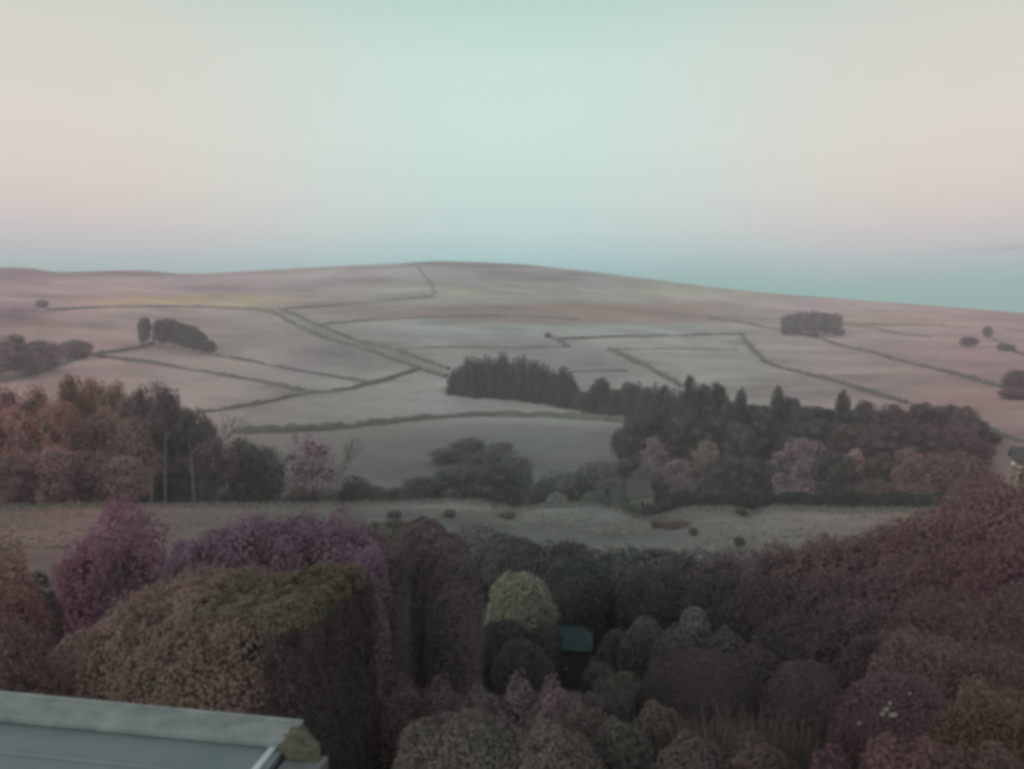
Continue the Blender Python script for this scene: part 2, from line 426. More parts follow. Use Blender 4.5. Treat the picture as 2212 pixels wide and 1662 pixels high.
    n1 = noise(t, 0.35, 4); n2 = noise(t, 2.2, 3)
    f = math_node(t, 'ADD', math_node(t, 'MULTIPLY', n1, 0.7), math_node(t, 'MULTIPLY', n2, 0.55))
    f = math_node(t, 'ADD', math_node(t, 'MULTIPLY', f, 0.9), 0.44)
    comb = t.nodes.new('ShaderNodeCombineXYZ')
    for k in range(3): t.links.new(f, comb.inputs[k])
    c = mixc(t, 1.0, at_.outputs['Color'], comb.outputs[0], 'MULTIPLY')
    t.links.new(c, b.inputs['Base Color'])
    bn = t.nodes.new('ShaderNodeBump'); bn.inputs['Strength'].default_value = 0.5; bn.inputs['Distance'].default_value = 0.3
    t.links.new(n2, bn.inputs['Height']); t.links.new(bn.outputs[0], b.inputs['Normal'])
    o = link('ground', me, m); o['kind'] = 'structure'; o['label'] = 'meadow, pastures and moorland hill'
    return o
build_ground()

# haze
hz = PM(); hz.box(-1530, 1530, -1530, 1530, -60, 84)
hm = bpy.data.materials.new('haze'); hm.use_nodes = True
ht = hm.node_tree; ht.nodes.clear()
ho = ht.nodes.new('ShaderNodeOutputMaterial'); hv = ht.nodes.new('ShaderNodeVolumePrincipled')
hv.inputs['Color'].default_value = (0.92, 0.91, 0.925, 1); hv.inputs['Density'].default_value = HAZE_DENSITY
hv.inputs['Anisotropy'].default_value = 0.1
ht.links.new(hv.outputs[0], ho.inputs['Volume'])
hzo = link('haze', hz.mesh('haze'), hm); hzo['kind'] = 'stuff'; hzo['label'] = 'thin dusk haze filling the valley'

# ------------------------------------------------------------------ foliage builders
def unit(n, rng):
    d = rng.normal(size=(n, 3)); return d/np.linalg.norm(d, axis=1, keepdims=True)
def leaves(P, Nn, size, rng, tint=None, jitter=0.7, aspect=1.5):
    n = len(P)
    nn = Nn+rng.normal(size=(n, 3))*jitter; nn /= np.linalg.norm(nn, axis=1, keepdims=True)
    a = np.cross(nn, unit(n, rng)); a /= np.linalg.norm(a, axis=1, keepdims=True)+1e-9
    b = np.cross(nn, a)
    s = size*(0.6+0.8*rng.random((n, 1)))
    a = a*s*aspect*0.6; b = b*s*0.5
    k = (rng.random((n, 1))-.5)*0.6
    V = np.stack([P-a, P-b+a*k, P+a, P+b+a*k], 1).reshape(-1, 3)
    Fq = np.arange(4*n).reshape(-1, 4)
    if tint is None: tint = rng.random(n)
    return V, Fq, np.repeat(tint, 4)
def blob_points(blobs, n, rng, depth=0.25, disp=0.12, freq=2.2, power=1.0, absfreq=None):
    """points and outward directions in the skin of a union of (super)ellipsoids; blobs: (c, R[, power])"""
    A = np.array([(b[1][0]*b[1][1]+b[1][0]*b[1][2]+b[1][1]*b[1][2]) for b in blobs]); A = A/A.sum()
    P = []; Q = []
    for k, b in enumerate(blobs):
        c = np.array(b[0], float); R = np.array(b[1], float); pw = b[2] if len(b) > 2 else power
        m = max(8, int(n*A[k])); d = unit(m, rng)
        if pw < 1:
            e = np.sign(d)*np.abs(d)**pw
            # even out the density on boxy shapes
            mx_ = np.max(np.abs(d), axis=1, keepdims=True)
            e = d/(np.sum(np.abs(d)**(2/pw), axis=1, keepdims=True)**(pw/2))
        else: e = d
        rr = 1-depth*rng.random((m, 1))**1.8
        if absfreq: q = (c+e*R)*absfreq
        else: q = e*freq+k*7.7
        dd = fbm(q+3.1, 3)[:, None]*disp*2
        p = c+e*R*(rr+dd)
        P.append(p); nn = d/R; nn /= np.linalg.norm(nn, axis=1, keepdims=True); Q.append(nn)
    P = np.concatenate(P); Q = np.concatenate(Q)
    keep = np.ones(len(P), bool)
    for b in blobs:
        c = np.array(b[0], float); R = np.array(b[1], float); pw = b[2] if len(b) > 2 else power
        q = np.abs((P-c)/R); s = np.sum(q**(2/pw if pw < 1 else 2), axis=1)**((pw if pw < 1 else 1)/2)
        keep &= s > (1-depth-disp*1.6)
    return P[keep], Q[keep]
def ico_core(blobs, shrink):  # solid filler inside the leaves, coloured dark for inner shade
    import bmesh
    bm = bmesh.new()
    for b in blobs:
        r = bmesh.ops.create_icosphere(bm, subdivisions=2, radius=1.0)
        pw = b[2] if len(b) > 2 else 1
        for v in r['verts']:
            d = v.co.copy()
            if pw < 1:
                s = (abs(d.x)**(2/pw)+abs(d.y)**(2/pw)+abs(d.z)**(2/pw))**(pw/2); d = d/s
            k = shrink*(1+0.12*random.uniform(-1, 1))
            v.co = Vector((b[0][0]+d.x*b[1][0]*k, b[0][1]+d.y*b[1][1]*k, b[0][2]+d.z*b[1][2]*k))
    me = bpy.data.meshes.new('core'); bm.to_mesh(me); bm.free(); return me
def limb_mesh(h, r0, rng, nl=7, lo=0.25, spread=0.25, lean=0.03, sides=6, crown_h=0.95):
    p = PM()
    pts = []; x = y = 0
    for k in range(6):
        t = k/5; pts.append((x, y, h*t*crown_h)); x += rng.normal()*lean*h*.4; y += rng.normal()*lean*h*.4
    p.tube(pts, [r0*(1-.85*k/5) for k in range(6)], sides)
    for k in range(nl):
        t = lo+(0.8-lo)*k/max(1, nl-1); i = min(4, int(t*5)); f = t*5-i
        b = Vector(pts[i]).lerp(Vector(pts[i+1]), f); a = k*2.4+rng.random()
        L_ = spread*h*(1.1-t*.7)*(0.8+.4*rng.random())
        q1 = b+Vector((math.cos(a)*L_*.5, math.sin(a)*L_*.5, L_*.35)); q2 = b+Vector((math.cos(a)*L_, math.sin(a)*L_, L_*.9))
        p.tube([b, q1, q2], [r0*(.5-.3*t), r0*(.35-.2*t), r0*.06], 4)
    return p
# --- shared tree kinds, all one unit high and about one unit wide
def proto_broad(seed, n=7000, low=0.12, lobes=26, leaf=0.021, open_=0.0):
    rng = np.random.default_rng(seed)
    blobs = []
    for k in range(lobes):
        t = (k+.5)/lobes
        z = low+0.1+(0.80-low)*t
        prof = math.sin(math.pi*min(1, max(0.05, (z-low+0.1)/(1.08-low))))**0.65
        a = k*2.399+rng.random()*.8; rad = 0.40*prof*(0.5+0.5*rng.random())
        r = (0.10+0.075*rng.random())*(1-open_*.3)
        blobs.append(((math.cos(a)*rad*.85, math.sin(a)*rad*.85, z), (r*1.2, r*1.2, r*.95)))
    blobs.append(((0, 0, 0.90), (.11, .11, .10)))
    P, Q = blob_points(blobs, n, rng, depth=.4, disp=.16, freq=1.8)
    tl = 0.5+0.35*fbm(P*5+seed, 2)+0.28*(rng.random(len(P))-.5)
    V, Fq, T = leaves(P, Q, leaf, rng, np.clip(tl, 0, 1))
    crown = mesh_np('broadleaf_crown', V, Fq, T); crown.materials.append(M_LEAF)
    trunk = limb_mesh(1, 0.022, rng, 9, .22, .34).mesh('broadleaf_trunk'); trunk.materials.append(M_BARK)
    core = ico_core([(b[0], b[1]) for b in blobs[::2]], .62); core.materials.append(M_CORE)
    return crown, trunk, core
def proto_conifer(seed, n=5200, leaf=0.022, fat=0.30, low=0.02):
    rng = np.random.default_rng(seed)
    tiers = 15; P = []; Q = []
    for k in range(tiers):
        t = k/(tiers-1); z = low+(0.95-low)*t
        R = fat*(1-t**2.2)*(0.8+.4*rng.random())+.055
        nb = 9
        for j in range(nb):
            a = 2*math.pi*j/nb+k*.7+rng.random()*.4; Rj = R*(0.72+.5*rng.random())
            m = int(n*(0.55+1.0*(1-t))/(tiers*nb))
            s = rng.random(m)**.6
            px = math.cos(a)*Rj*s; py = math.sin(a)*Rj*s
            w = 0.05*(1-t)+.012
            px = px+rng.normal(size=m)*w*.5; py = py+rng.normal(size=m)*w*.5
            pz = z-0.18*Rj*s+rng.normal(size=m)*w*.32+.01
            P.append(np.stack([px, py, pz], 1)); q = np.stack([px*.8, py*.8, np.full(m, .25)], 1); Q.append(q/np.linalg.norm(q, axis=1, keepdims=True))
    P = np.concatenate(P); Q = np.concatenate(Q)
    tl = 0.5+0.3*fbm(P*6+seed, 2)+0.3*(rng.random(len(P))-.5)
    V, Fq, T = leaves(P, Q, leaf, rng, np.clip(tl, 0, 1))
    crown = mesh_np('conifer_crown', V, Fq, T); crown.materials.append(M_LEAF)
    p = PM(); p.tube([(0, 0, 0), (0, 0, .5), (0, 0, .97)], [.02, .012, .003], 6); trunk = p.mesh('conifer_trunk'); trunk.materials.append(M_BARK)
    p = PM(); p.tube([(0, 0, .05), (0, 0, .5), (0, 0, .9)], [fat*.5, fat*.28, .01], 8); core = p.mesh('conifer_core'); core.materials.append(M_CORE)
    return crown, trunk, core
def proto_bare(seed, leaf_n=0):
    rng = np.random.default_rng(seed); p = PM()
    tw = PM()
    def br(b, d, L_, r, lv):
        e = b+d*L_; mid = b+d*L_*.5+Vector(rng.normal(size=3))*L_*.06
        (p if lv < 2 else tw).tube([b, mid, e], [r, r*.8, r*.55], 4 if lv < 3 else 3)
        if lv >= 5: return
        for k in range(3 if lv < 4 else 4):
            dd = (d+Vector(rng.normal(size=3))*(.42+.05*lv)+Vector((0, 0, .12))).normalized()
            br(b.lerp(e, .55+.45*rng.random()) if k else e, dd, L_*(.66+.12*rng.random()), r*.55, lv+1)
    br(Vector((0, 0, 0)), Vector((0, 0, 1)), .34, .018, 0)
    t = p.mesh('bare_trunk'); t.materials.append(M_BARK)
    c = tw.mesh('bare_twigs'); c.materials.append(M_BARK)
    return c, t
BROAD = [proto_broad(s) for s in (1, 2, 3, 4, 5)]
OPEN = [proto_broad(s, n=5200, low=.02, lobes=22, leaf=.019, open_=.5) for s in (11, 12)]
CONI = [proto_conifer(s, fat=f) for s, f in ((21, .30), (22, .25), (23, .34))]
BARE = [proto_bare(s) for s in (31, 33)]
ROUND = []
def dome_proto(seed):
    rng = np.random.default_rng(seed)
    blobs = [((0, 0, .46), (.46, .46, .52))]
    for k in range(9):
        a = k*2.4; blobs.append(((math.cos(a)*.28, math.sin(a)*.28, .3+.35*rng.random()), (.2, .2, .24)))
    P, Q = blob_points(blobs, 6500, rng, depth=.3, disp=.12, freq=2.6)
    P[:, 2] = np.abs(P[:, 2])
    V, Fq, T = leaves(P, Q, .032, rng, np.clip(.5+.35*fbm(P*5+seed, 2)+.28*(rng.random(len(P))-.5), 0, 1))
    c = mesh_np('bush_crown', V, Fq, T); c.materials.append(M_LEAF)
    t = limb_mesh(.7, .03, rng, 6, .1, .4).mesh('bush_stem'); t.materials.append(M_BARK)
    k = ico_core(blobs[:1], .72); k.materials.append(M_CORE)
    return c, t, k
ROUND = [dome_proto(s) for s in (41, 42, 43)]
KINDS = {'broad': BROAD, 'open': OPEN, 'conifer': CONI, 'round': ROUND}
_cnt = [0]
def by_place(c, u):
    """lens colour cast put into the leaf colour: redder at both sides, greener middle"""
    w = min(1, max(0, abs(u-1130)/1050)); w = w*w*(3-2*w)
    return (c[0]*(0.93+.24*w), c[1]*(1.02-.05*w), c[2]*(1.03-.0*w))
def place(kind, u, vtop, r, wpx, color, label, name, cat, group=None, vbase=None, variant=None, sink=0.0):
    """stand a tree on the ground at plan distance r in the direction of u, its top reaching row vtop"""
    _cnt[0] += 1
    if vbase is not None: pos, r = hit(u, vbase)
    th = float(theta_of(u, (vtop+CV)/2))
    x, y = r*math.sin(th), r*math.cos(th); z = float(ground_z(th, r))-sink
    top = r*float(tanphi(th, vtop)); h = max(1.0, top-z)
    dist = math.sqrt(r*r+(top-h/2)**2); w = wpx/F*dist
    prot = KINDS[kind]; k = _cnt[0] if variant is None else variant
    crown, trunk, core = prot[k % len(prot)]
    rot = (k*2.13) % 6.28
    t = thing(name, label, cat, (x, y, z), rot, group)
    widths = {'broad': .98, 'open': .98, 'conifer': .62, 'round': 1.02}[kind]
    s = w/widths
    for nm, me in (('crown', crown), ('trunk', trunk)):
        o = link(nm, me, None, t); o.scale = (s, s, h)
        if nm == 'crown':
            jit = .82+.5*((k*.6180339) % 1); o.color = (*[x*jit for x in by_place(color, u)], 1); cr = o
    o = link('shade_core', core, None, cr); o['kind'] = 'stuff'
    return t

ORD = ['first', 'second', 'third', 'fourth', 'fifth', 'sixth', 'seventh', 'eighth', 'ninth', 'tenth', 'eleventh', 'twelfth', 'thirteenth', 'fourteenth',
       'fifteenth', 'sixteenth', 'seventeenth', 'eighteenth', 'nineteenth', 'twentieth', 'twenty-first', 'twenty-second', 'twenty-third', 'twenty-fourth', 'twenty-fifth']

# ------------------------------------------------------------------ field walls
def field_wall(uv, label, w=1.0, h=1.5, rmin=160, gap=None):
    pts = []
    for k in range(len(uv)-1):
        (u0, v0), (u1, v1) = uv[k], uv[k+1]
        n = max(2, int(math.hypot(u1-u0, v1-v0)/9))
        for q in range(n): pts.append((u0+(u1-u0)*q/n, v0+(v1-v0)*q/n))
    pts.append(uv[-1])
    W = np.array([hit(a, b, rmin)[0] for a, b in pts])
    # resample by true length so that stretches seen end-on stay whole
    seg = np.linalg.norm(np.diff(W, axis=0), axis=1); s = np.concatenate([[0], np.cumsum(seg)])
    m = int(np.clip(s[-1]/2.5, 4, 260)); q = np.linspace(0, s[-1], m)
    X = np.interp(q, s, W[:, 0]); Y = np.interp(q, s, W[:, 1])
    rng = np.random.default_rng(int(abs(uv[0][0])*7+uv[0][1]))
    kk = np.array([1, 2, 3, 2, 1])/9.
    for _ in range(4 if m > 12 else 0):
        X = np.convolve(np.pad(X, 2, mode='reflect', reflect_type='odd'), kk, 'valid'); Y = np.convolve(np.pad(Y, 2, mode='reflect', reflect_type='odd'), kk, 'valid')
    tx = np.gradient(X); ty = np.gradient(Y); l = np.hypot(tx, ty)+1e-9; nx, ny = -ty/l, tx/l
    Z = np.array([gz(a, b) for a, b in zip(X, Y)])
    hh = h*(0.6+.35*rng.random(m)+.12*np.sin(q/17.)); ww = w*(.6+.4*rng.random(m))
    hh = hh*(1-.6*np.clip((-.28-fbm(np.stack([np.arange(m)/5., np.zeros(m)+uv[0][0], np.zeros(m)], -1), 2))*4, 0, 1))
    sec = [(-.62, -.5), (-.5, .55), (-.3, 1.0), (.3, 1.0), (.5, .55), (.62, -.5)]
    V = []
    for a, b in sec:
        jj = 1+.15*rng.normal(size=m)
        V.append(np.stack([X+nx*ww*a*jj, Y+ny*ww*a*jj, Z+hh*b*jj], 1))
    V = np.stack(V, 1); ns = len(sec)
    Fq = []
    for i in range(m-1):
        for k in range(ns-1): Fq.append((i*ns+k, i*ns+k+1, (i+1)*ns+k+1, (i+1)*ns+k))
    gp = fbm(np.stack([np.arange(m-1)/5., np.zeros(m-1)+uv[0][0], np.zeros(m-1)], -1), 2)
    keepi = np.repeat(gp > -.8, ns-1); Fq = np.array(Fq)[keepi]
    me = mesh_np('field_wall', V.reshape(-1, 3), Fq)
    o = link('field_wall', me, M_WALL)
    # rushes and bramble that grow along its foot
    nt_ = m*9; qi = rng.random(nt_)*(s[-1]); dens = fbm(np.stack([qi/14, qi*0+uv[0][0], qi*0], -1), 2); qi = qi[dens > -.15]; nt_ = len(qi)
    if nt_ > 8:
        ax_ = np.interp(qi, q, X); ay_ = np.interp(qi, q, Y); az_ = np.interp(qi, q, Z); of = rng.normal(size=nt_)*w*.9
        nx_ = np.interp(qi, q, nx); ny_ = np.interp(qi, q, ny)
        Pg = np.stack([ax_+nx_*of, ay_+ny_*of, az_+.15+.5*h*rng.random(nt_)], 1)
        Vg, Fg, Tg = leaves(Pg, np.tile([0, -.4, .8], (nt_, 1)), .55, rng)
        gch = link('wall_foot_growth', mesh_np('wall_foot_growth', Vg, Fg, Tg), M_LEAF, o); gch.color = (.10, .105, .09, 1); gch['kind'] = 'stuff'
    tag(o, label, 'field wall', 'dry stone walls dividing the hillside fields')
    return o
WALLS = [
 ([(100,672),(250,664),(400,664),(500,666),(592,675)], 'dark wall along the foot of the yellow grass band, left of the walled lane', 1.5, 1.9),
 ([(612,669),(700,663),(800,655),(870,647),(935,642)], 'wall running right and upward from the top of the walled lane', 1.4, 1.8),
 ([(938,634),(930,612),(912,592),(905,578)], 'faint wall climbing the moor to the summit', 1.2, 1.2),
 ([(606,670),(628,677),(678,700),(728,720),(778,740),(853,757),(903,775),(970,799)], 'upper wall of the diagonal lane above the conifer block', 1.9, 1.9),
 ([(590,675),(635,702),(703,732),(778,752),(828,770),(903,797),(965,816)], 'lower wall of the diagonal lane above the conifer block', 1.9, 1.9),
 ([(690,703),(803,692),(928,686),(1106,683),(1256,692)], 'long level wall under the bracken bank, starting at the lane', 1.4, 1.5),
 ([(856,754),(950,752),(1103,752),(1226,751)], 'faint level wall just above the conifer block', 1.1, 1.0),
 ([(1184,724),(1206,736),(1228,751)], 'short kinked wall end in the middle of the hillside', 2.2, 1.6),
 ([(1206,734),(1331,729),(1481,726),(1601,723)], 'level dark wall forming the top side of the right middle field', 1.8, 1.7),
 ([(1601,723),(1618,747),(1659,788),(1759,814),(1859,842),(1959,873)], 'wall dropping from the field corner down to the right-hand wood', 1.8, 1.9),
 ([(1318,757),(1406,797),(1474,836)], 'thick diagonal wall running down to the tops of the conifers', 3.2, 2.1),
 ([(1331,755),(1450,754),(1593,757)], 'thin faint wall beneath the level dark wall', 1.1, 0.8),
 ([(1231,805),(1300,802),(1356,802)], 'thin faint wall right of the tall conifer block', 1.1, 0.8),
 ([(1531,687),(1606,699),(1659,709),(1709,719),(1764,729),(1809,747),(1884,762),(1934,779),(2021,799),(2109,822),(2184,844),(2225,856)], 'long wall passing under the round tree clump down to the right edge', 1.6, 1.9),
 ([(1821,702),(1884,709),(1941,723),(2009,729)], 'short wall right of the round tree clump', 1.5, 1.4),
 ([(1871,702),(1984,703),(2134,709),(2225,717)], 'thin upper wall near the right-hand skyline', 1.2, 1.2),
 ([(2146,734),(2179,752),(2225,775)], 'dark wall by the lone bush near the right edge', 1.6, 1.7),
 ([(2146,934),(2184,949),(2225,958)], 'wall leaving the right end of the wood toward the cottage', 1.2, 1.6),
 ([(212,772),(350,789),(425,802),(553,824),(653,845)], 'wall slanting down right from the three round trees on the left', 1.5, 1.8),
 ([(332,742),(300,754),(250,762),(187,769),(150,782),(100,801),(25,824),(-20,830)], 'wall curving left from the dark clump past the three round trees', 1.9, 2.0),
 ([(462,768),(553,784),(628,799),(703,812),(803,830)], 'wall running down right from the foot of the dark clump', 1.3, 1.5),
 ([(910,797),(853,817),(803,831),(728,848),(665,848),(628,859),(553,876),(470,887),(430,892)], 'wall sweeping left from the lane toward the bare tree', 1.6, 1.9),
 ([(505,937),(600,935),(700,930),(800,920),(900,908),(1000,900),(1100,898),(1200,902),(1350,913)], 'broad dark wall across the lowest hillside field', 1.9, 2.6),
]
for uv, lb, w, h in WALLS: field_wall(uv, lb, w, h)

# ------------------------------------------------------------------ hillside trees
DARKG = (.05, .065, .055); BLUEG = (.045, .066, .086); BROWN = (.13, .10, .09); RED = (.19, .115, .105); PALEP = (.27, .235, .24)
GREYP = (.17, .15, .17); OLIVE = (.13, .14, .09); DK = (.085, .08, .075)
# far clump left
G = 'dark conifers in the far left clump'
for k, (u, vt, vb, w) in enumerate([(308, 686, 746, 20), (318, 684, 744, 18)]):
    place('open' if k == 0 else 'broad', u, vt, 0, w+5, (.10, .10, .09), ['left one of the two thin trees detached from the dark hillside clump', 'right one of the two thin trees detached from the dark hillside clump'][k], 'broadleaf_tree', 'tree', G, vbase=vb)
for k, (u, vt, vb, w) in enumerate([(345, 690, 748, 24), (358, 689, 750, 26), (374, 690, 752, 28), (390, 696, 755, 28), (403, 700, 758, 26), (418, 704, 762, 30), (433, 715, 765, 28), (453, 735, 767, 28)]):
    place('broad', u, vt, 0, w+10, (.065, .075, .07) if k < 7 else (.09, .09, .12), f'dark tree of the far left hillside clump, {ORD[k]} from its left end', 'broadleaf_tree', 'tree', G, vbase=vb)
# three round trees, far left
for k, (u, vt, vb, w, lb) in enumerate([(30, 722, 800, 60, 'leftmost tall round tree by the curving wall'), (90, 735, 800, 90, 'wide round mauve tree between its two neighbours on the left hillside'),
                                    (163, 733, 775, 62, 'small round tree where two hillside walls meet'), (0, 745, 815, 60, 'dim round tree cut by the left picture edge'), (60, 760, 812, 70, 'low bushy tree under the wide mauve tree')]):
    place('round' if k == 2 else 'broad', u, vt, 0, w+6, (.19, .15, .165), lb, 'broadleaf_tree', 'tree', 'round trees on the left hillside', vbase=vb)
place('round', 94, 647, 0, 24, (.12, .10, .10), 'lone dark bush on the far left skyline slope', 'hillside_bush', 'bush', vbase=665)
place('broad', 2132, 704, 0, 22, (.12, .10, .10), 'lone upright bush near the right skyline', 'hillside_bush', 'bush', vbase=732)
place('broad', 2092, 727, 0, 40, (.14, .11, .11), 'low spreading bush left of the lone upright one', 'hillside_bush', 'bush', vbase=750)
place('round', 2172, 742, 0, 34, (.12, .10, .10), 'low bush at the dark wall near the right edge', 'hillside_bush', 'bush', vbase=758)
place('broad', 2205, 800, 0, 80, (.15, .095, .10), 'round red-brown tree at the right edge beside the long wall', 'broadleaf_tree', 'tree', vbase=850)
place('round', 2195, 838, 0, 60, (.14, .09, .095), 'low bush below the round tree at the right edge', 'hillside_bush', 'bush', vbase=862)
place('round', 1183, 718, 0, 14, (.10, .11, .10), 'tiny bush at the tip of the kinked wall', 'hillside_bush', 'bush', vbase=730)
for k, (u, vt, w) in enumerate([(1706, 680, 42), (1728, 674, 50), (1752, 672, 52), (1778, 674, 50), (1800, 678, 44)]):
    place('broad', u, vt-2+(k*5 % 4), 0, w+4, (.17, .165, .18), f'round grey tree in the clump on the right hillside, {ORD[k]} from the left', 'broadleaf_tree', 'tree', 'round tree clump on the right hillside', vbase=724+k*.5)
for k, (u, vt, vb, w) in enumerate([(1696, 705, 722, 22), (1755, 712, 729, 26), (1812, 708, 724, 24)]):
    place('round', u, vt, 0, w, (.10, .10, .11), ['left', 'middle', 'right'][k]+' dark bush at the foot of the round tree clump', 'hillside_bush', 'bush', vbase=vb)
# tall conifer block
G = 'conifers of the tall block'
front = [(983, 800, 850), (1000, 780, 853), (1017, 768, 855), (1038, 766, 857), (1058, 770, 858), (1078, 764, 860), (1098, 768, 861), (1120, 766, 863), (1142, 770, 866), (1163, 780, 869), (1184, 791, 872), (1206, 789, 876), (1226, 792, 880), (1243, 818, 883)]
for k, (u, vt, vb) in enumerate(front):
    place('conifer', u+(k % 3-1)*2, vt+(-4, 5, 0, 7, -3)[k % 5], 0, (44, 34, 40)[k % 3], BLUEG, f'tall dark conifer in the front row of the block, {ORD[k]} from the left', 'conifer_tree', 'conifer', G, vbase=vb)
for k, (u, vt) in enumerate([(992, 786), (1009, 772), (1028, 763), (1048, 765), (1068, 768), (1089, 762), (1110, 765), (1132, 764), (1153, 772), (1174, 786), (1196, 790), (1216, 788), (1234, 800)]):
    pos, r = hit(u, 848+(u-985)*.11)
    place('conifer', u, vt+(3, -4, 6, 0)[k % 4], r+9, (36, 44)[k % 2], BLUEG, f'conifer behind the front row of the tall block, {ORD[k]} from the left', 'conifer_tree', 'conifer', G)
# lower conifers joining the block to the wood
G = 'lower conifers between the tall block and the wood'
low = [(1262, 846, 888), (1280, 830, 890), (1298, 816, 893), (1314, 824, 896), (1330, 840, 899), (1347, 828, 903), (1362, 826, 908), (1380, 822, 915), (1398, 836, 922), (1416, 824, 930), (1436, 832, 935), (1456, 838, 940), (1474, 846, 945)]
for k, (u, vt, vb) in enumerate(low):
    place('conifer' if k % 2 else 'broad', u, vt, 0, 40 if k % 2 else 52, (.06, .072, .078) if k % 3 else (.075, .09, .075), f'lower conifer between the tall block and the wood, {ORD[k]} from the left', 'conifer_tree', 'conifer', G, vbase=vb)
# back row of the right-hand wood
G = 'trees of the right-hand wood'
back = [(1490, 823, 'conifer'), (1518, 825, 'broad'), (1550, 828, 'broad'), (1576, 858, 'broad'), (1600, 846, 'conifer'), (1625, 878, 'broad'), (1652, 868, 'broad'), (1680, 846, 'conifer'), (1708, 855, 'broad'), (1738, 880, 'broad'),
        (1764, 868, 'broad'), (1792, 882, 'broad'), (1822, 853, 'conifer'), (1848, 880, 'broad'), (1872, 874, 'broad'), (1903, 886, 'broad'), (1930, 874, 'broad'), (1960, 880, 'broad'), (1990, 870, 'broad'),
        (2022, 884, 'broad'), (2054, 868, 'broad'), (2085, 884, 'broad'), (2110, 902, 'broad'), (2135, 935, 'broad')]
for k, (u, vt, kd) in enumerate(back):
    pointed = kd == 'conifer'; kd = 'broad'
    c = (.055, .07, .07) if u < 1850 else (.10, .083, .085)
    if k % 4 == 1: c = tuple(x*1.25 for x in c)
    place(kd, u, vt+(-8, 3, -2, 9, 0, -5, 6)[k % 7]-(6 if pointed else 0), 244-abs(k-12)*.8+(k % 3)*5, 38 if pointed else 66, c, ('narrow ' if pointed else 'rounded ')+f'dark tree on the top edge of the right-hand wood, {ORD[k]} from its left end', 'broadleaf_tree', 'tree', G)
mid_ = [(1375, 900, 215, 80, DK), (1350, 925, 222, 50, (.09, .075, .085)), (1425, 885, 220, 80, DARKG), (1480, 895, 215, 90, DK), (1540, 900, 212, 90, (.075, .085, .08)), (1600, 915, 210, 80, (.09, .11, .095)), (1655, 905, 214, 80, DARKG),
       (1715, 915, 208, 80, (.08, .10, .085)), (1775, 905, 214, 80, (.07, .085, .07)), (1835, 915, 210, 80, BROWN), (1890, 920, 208, 80, (.09, .09, .08)), (1945, 910, 210, 90, DK), (2005, 915, 212, 80, BROWN), (2065, 920, 212, 80, (.11, .085, .085)), (2115, 950, 210, 60, (.12, .085, .085))]
for k, (u, vt, r, w, c) in enumerate(mid_):
    place('broad', u, vt, r, w+16, c, f'dark rounded tree in the middle depth of the right-hand wood, {ORD[k]} from the left', 'broadleaf_tree', 'tree', G)
frontw = [(1362, 985, 186, 66, (.085, .075, .085), 'broad', 'dark purplish tree at the left front corner of the right-hand wood'),
          (1415, 940, 184, 60, (.25, .215, .22), 'open', 'pale slender tree standing forward in the right-hand wood, above the barn'),
          (1462, 990, 176, 90, (.28, .23, .22), 'open', 'pale pinkish spreading tree just right of the barn'),
          (1530, 950, 184, 70, (.22, .20, .17), 'open', 'pale buff tree behind and right of the spreading pinkish tree'),
          (1575, 985, 180, 80, (.09, .10, .09), 'broad', 'grey green tree between the buff tree and the large mauve tree'),
          (1640, 990, 178, 80, (.09, .115, .095), 'broad', 'green bushy tree left of the large mauve tree'),
          (1735, 945, 172, 130, (.215, .185, .205), 'open', 'large pale mauve tree in front of the right-hand wood'),
          (1808, 975, 170, 90, (.10, .115, .095), 'broad', 'dark green rounded tree against the right side of the mauve tree'),
          (1846, 968, 174, 60, (.28, .22, .21), 'open', 'narrow pale pink tree between two dark green crowns'),
          (1900, 985, 172, 80, (.09, .095, .075), 'broad', 'olive bush tree left of the pink topped tree'),
          (1965, 967, 168, 74, (.28, .205, .20), 'open', 'pink topped narrow tree near the right end of the wood'),
          (2045, 972, 170, 150, (.14, .11, .095), 'round', 'wide domed brown tree at the right end of the wood'),
          (1900, 1035, 160, 90, (.13, .12, .10), 'round', 'low grey brown bush before the olive bush tree'),
          (2120, 1015, 165, 110, (.17, .11, .105), 'round', 'low red brown bush right of the domed brown tree'),
          (1985, 1040, 158, 90, (.15, .115, .105), 'round', 'low bush under the pink topped tree')]
for (u, vt, r, w, c, kd, lb) in frontw: place(kd, u, vt, r, w+14, c, lb, 'broadleaf_tree', 'tree', G)
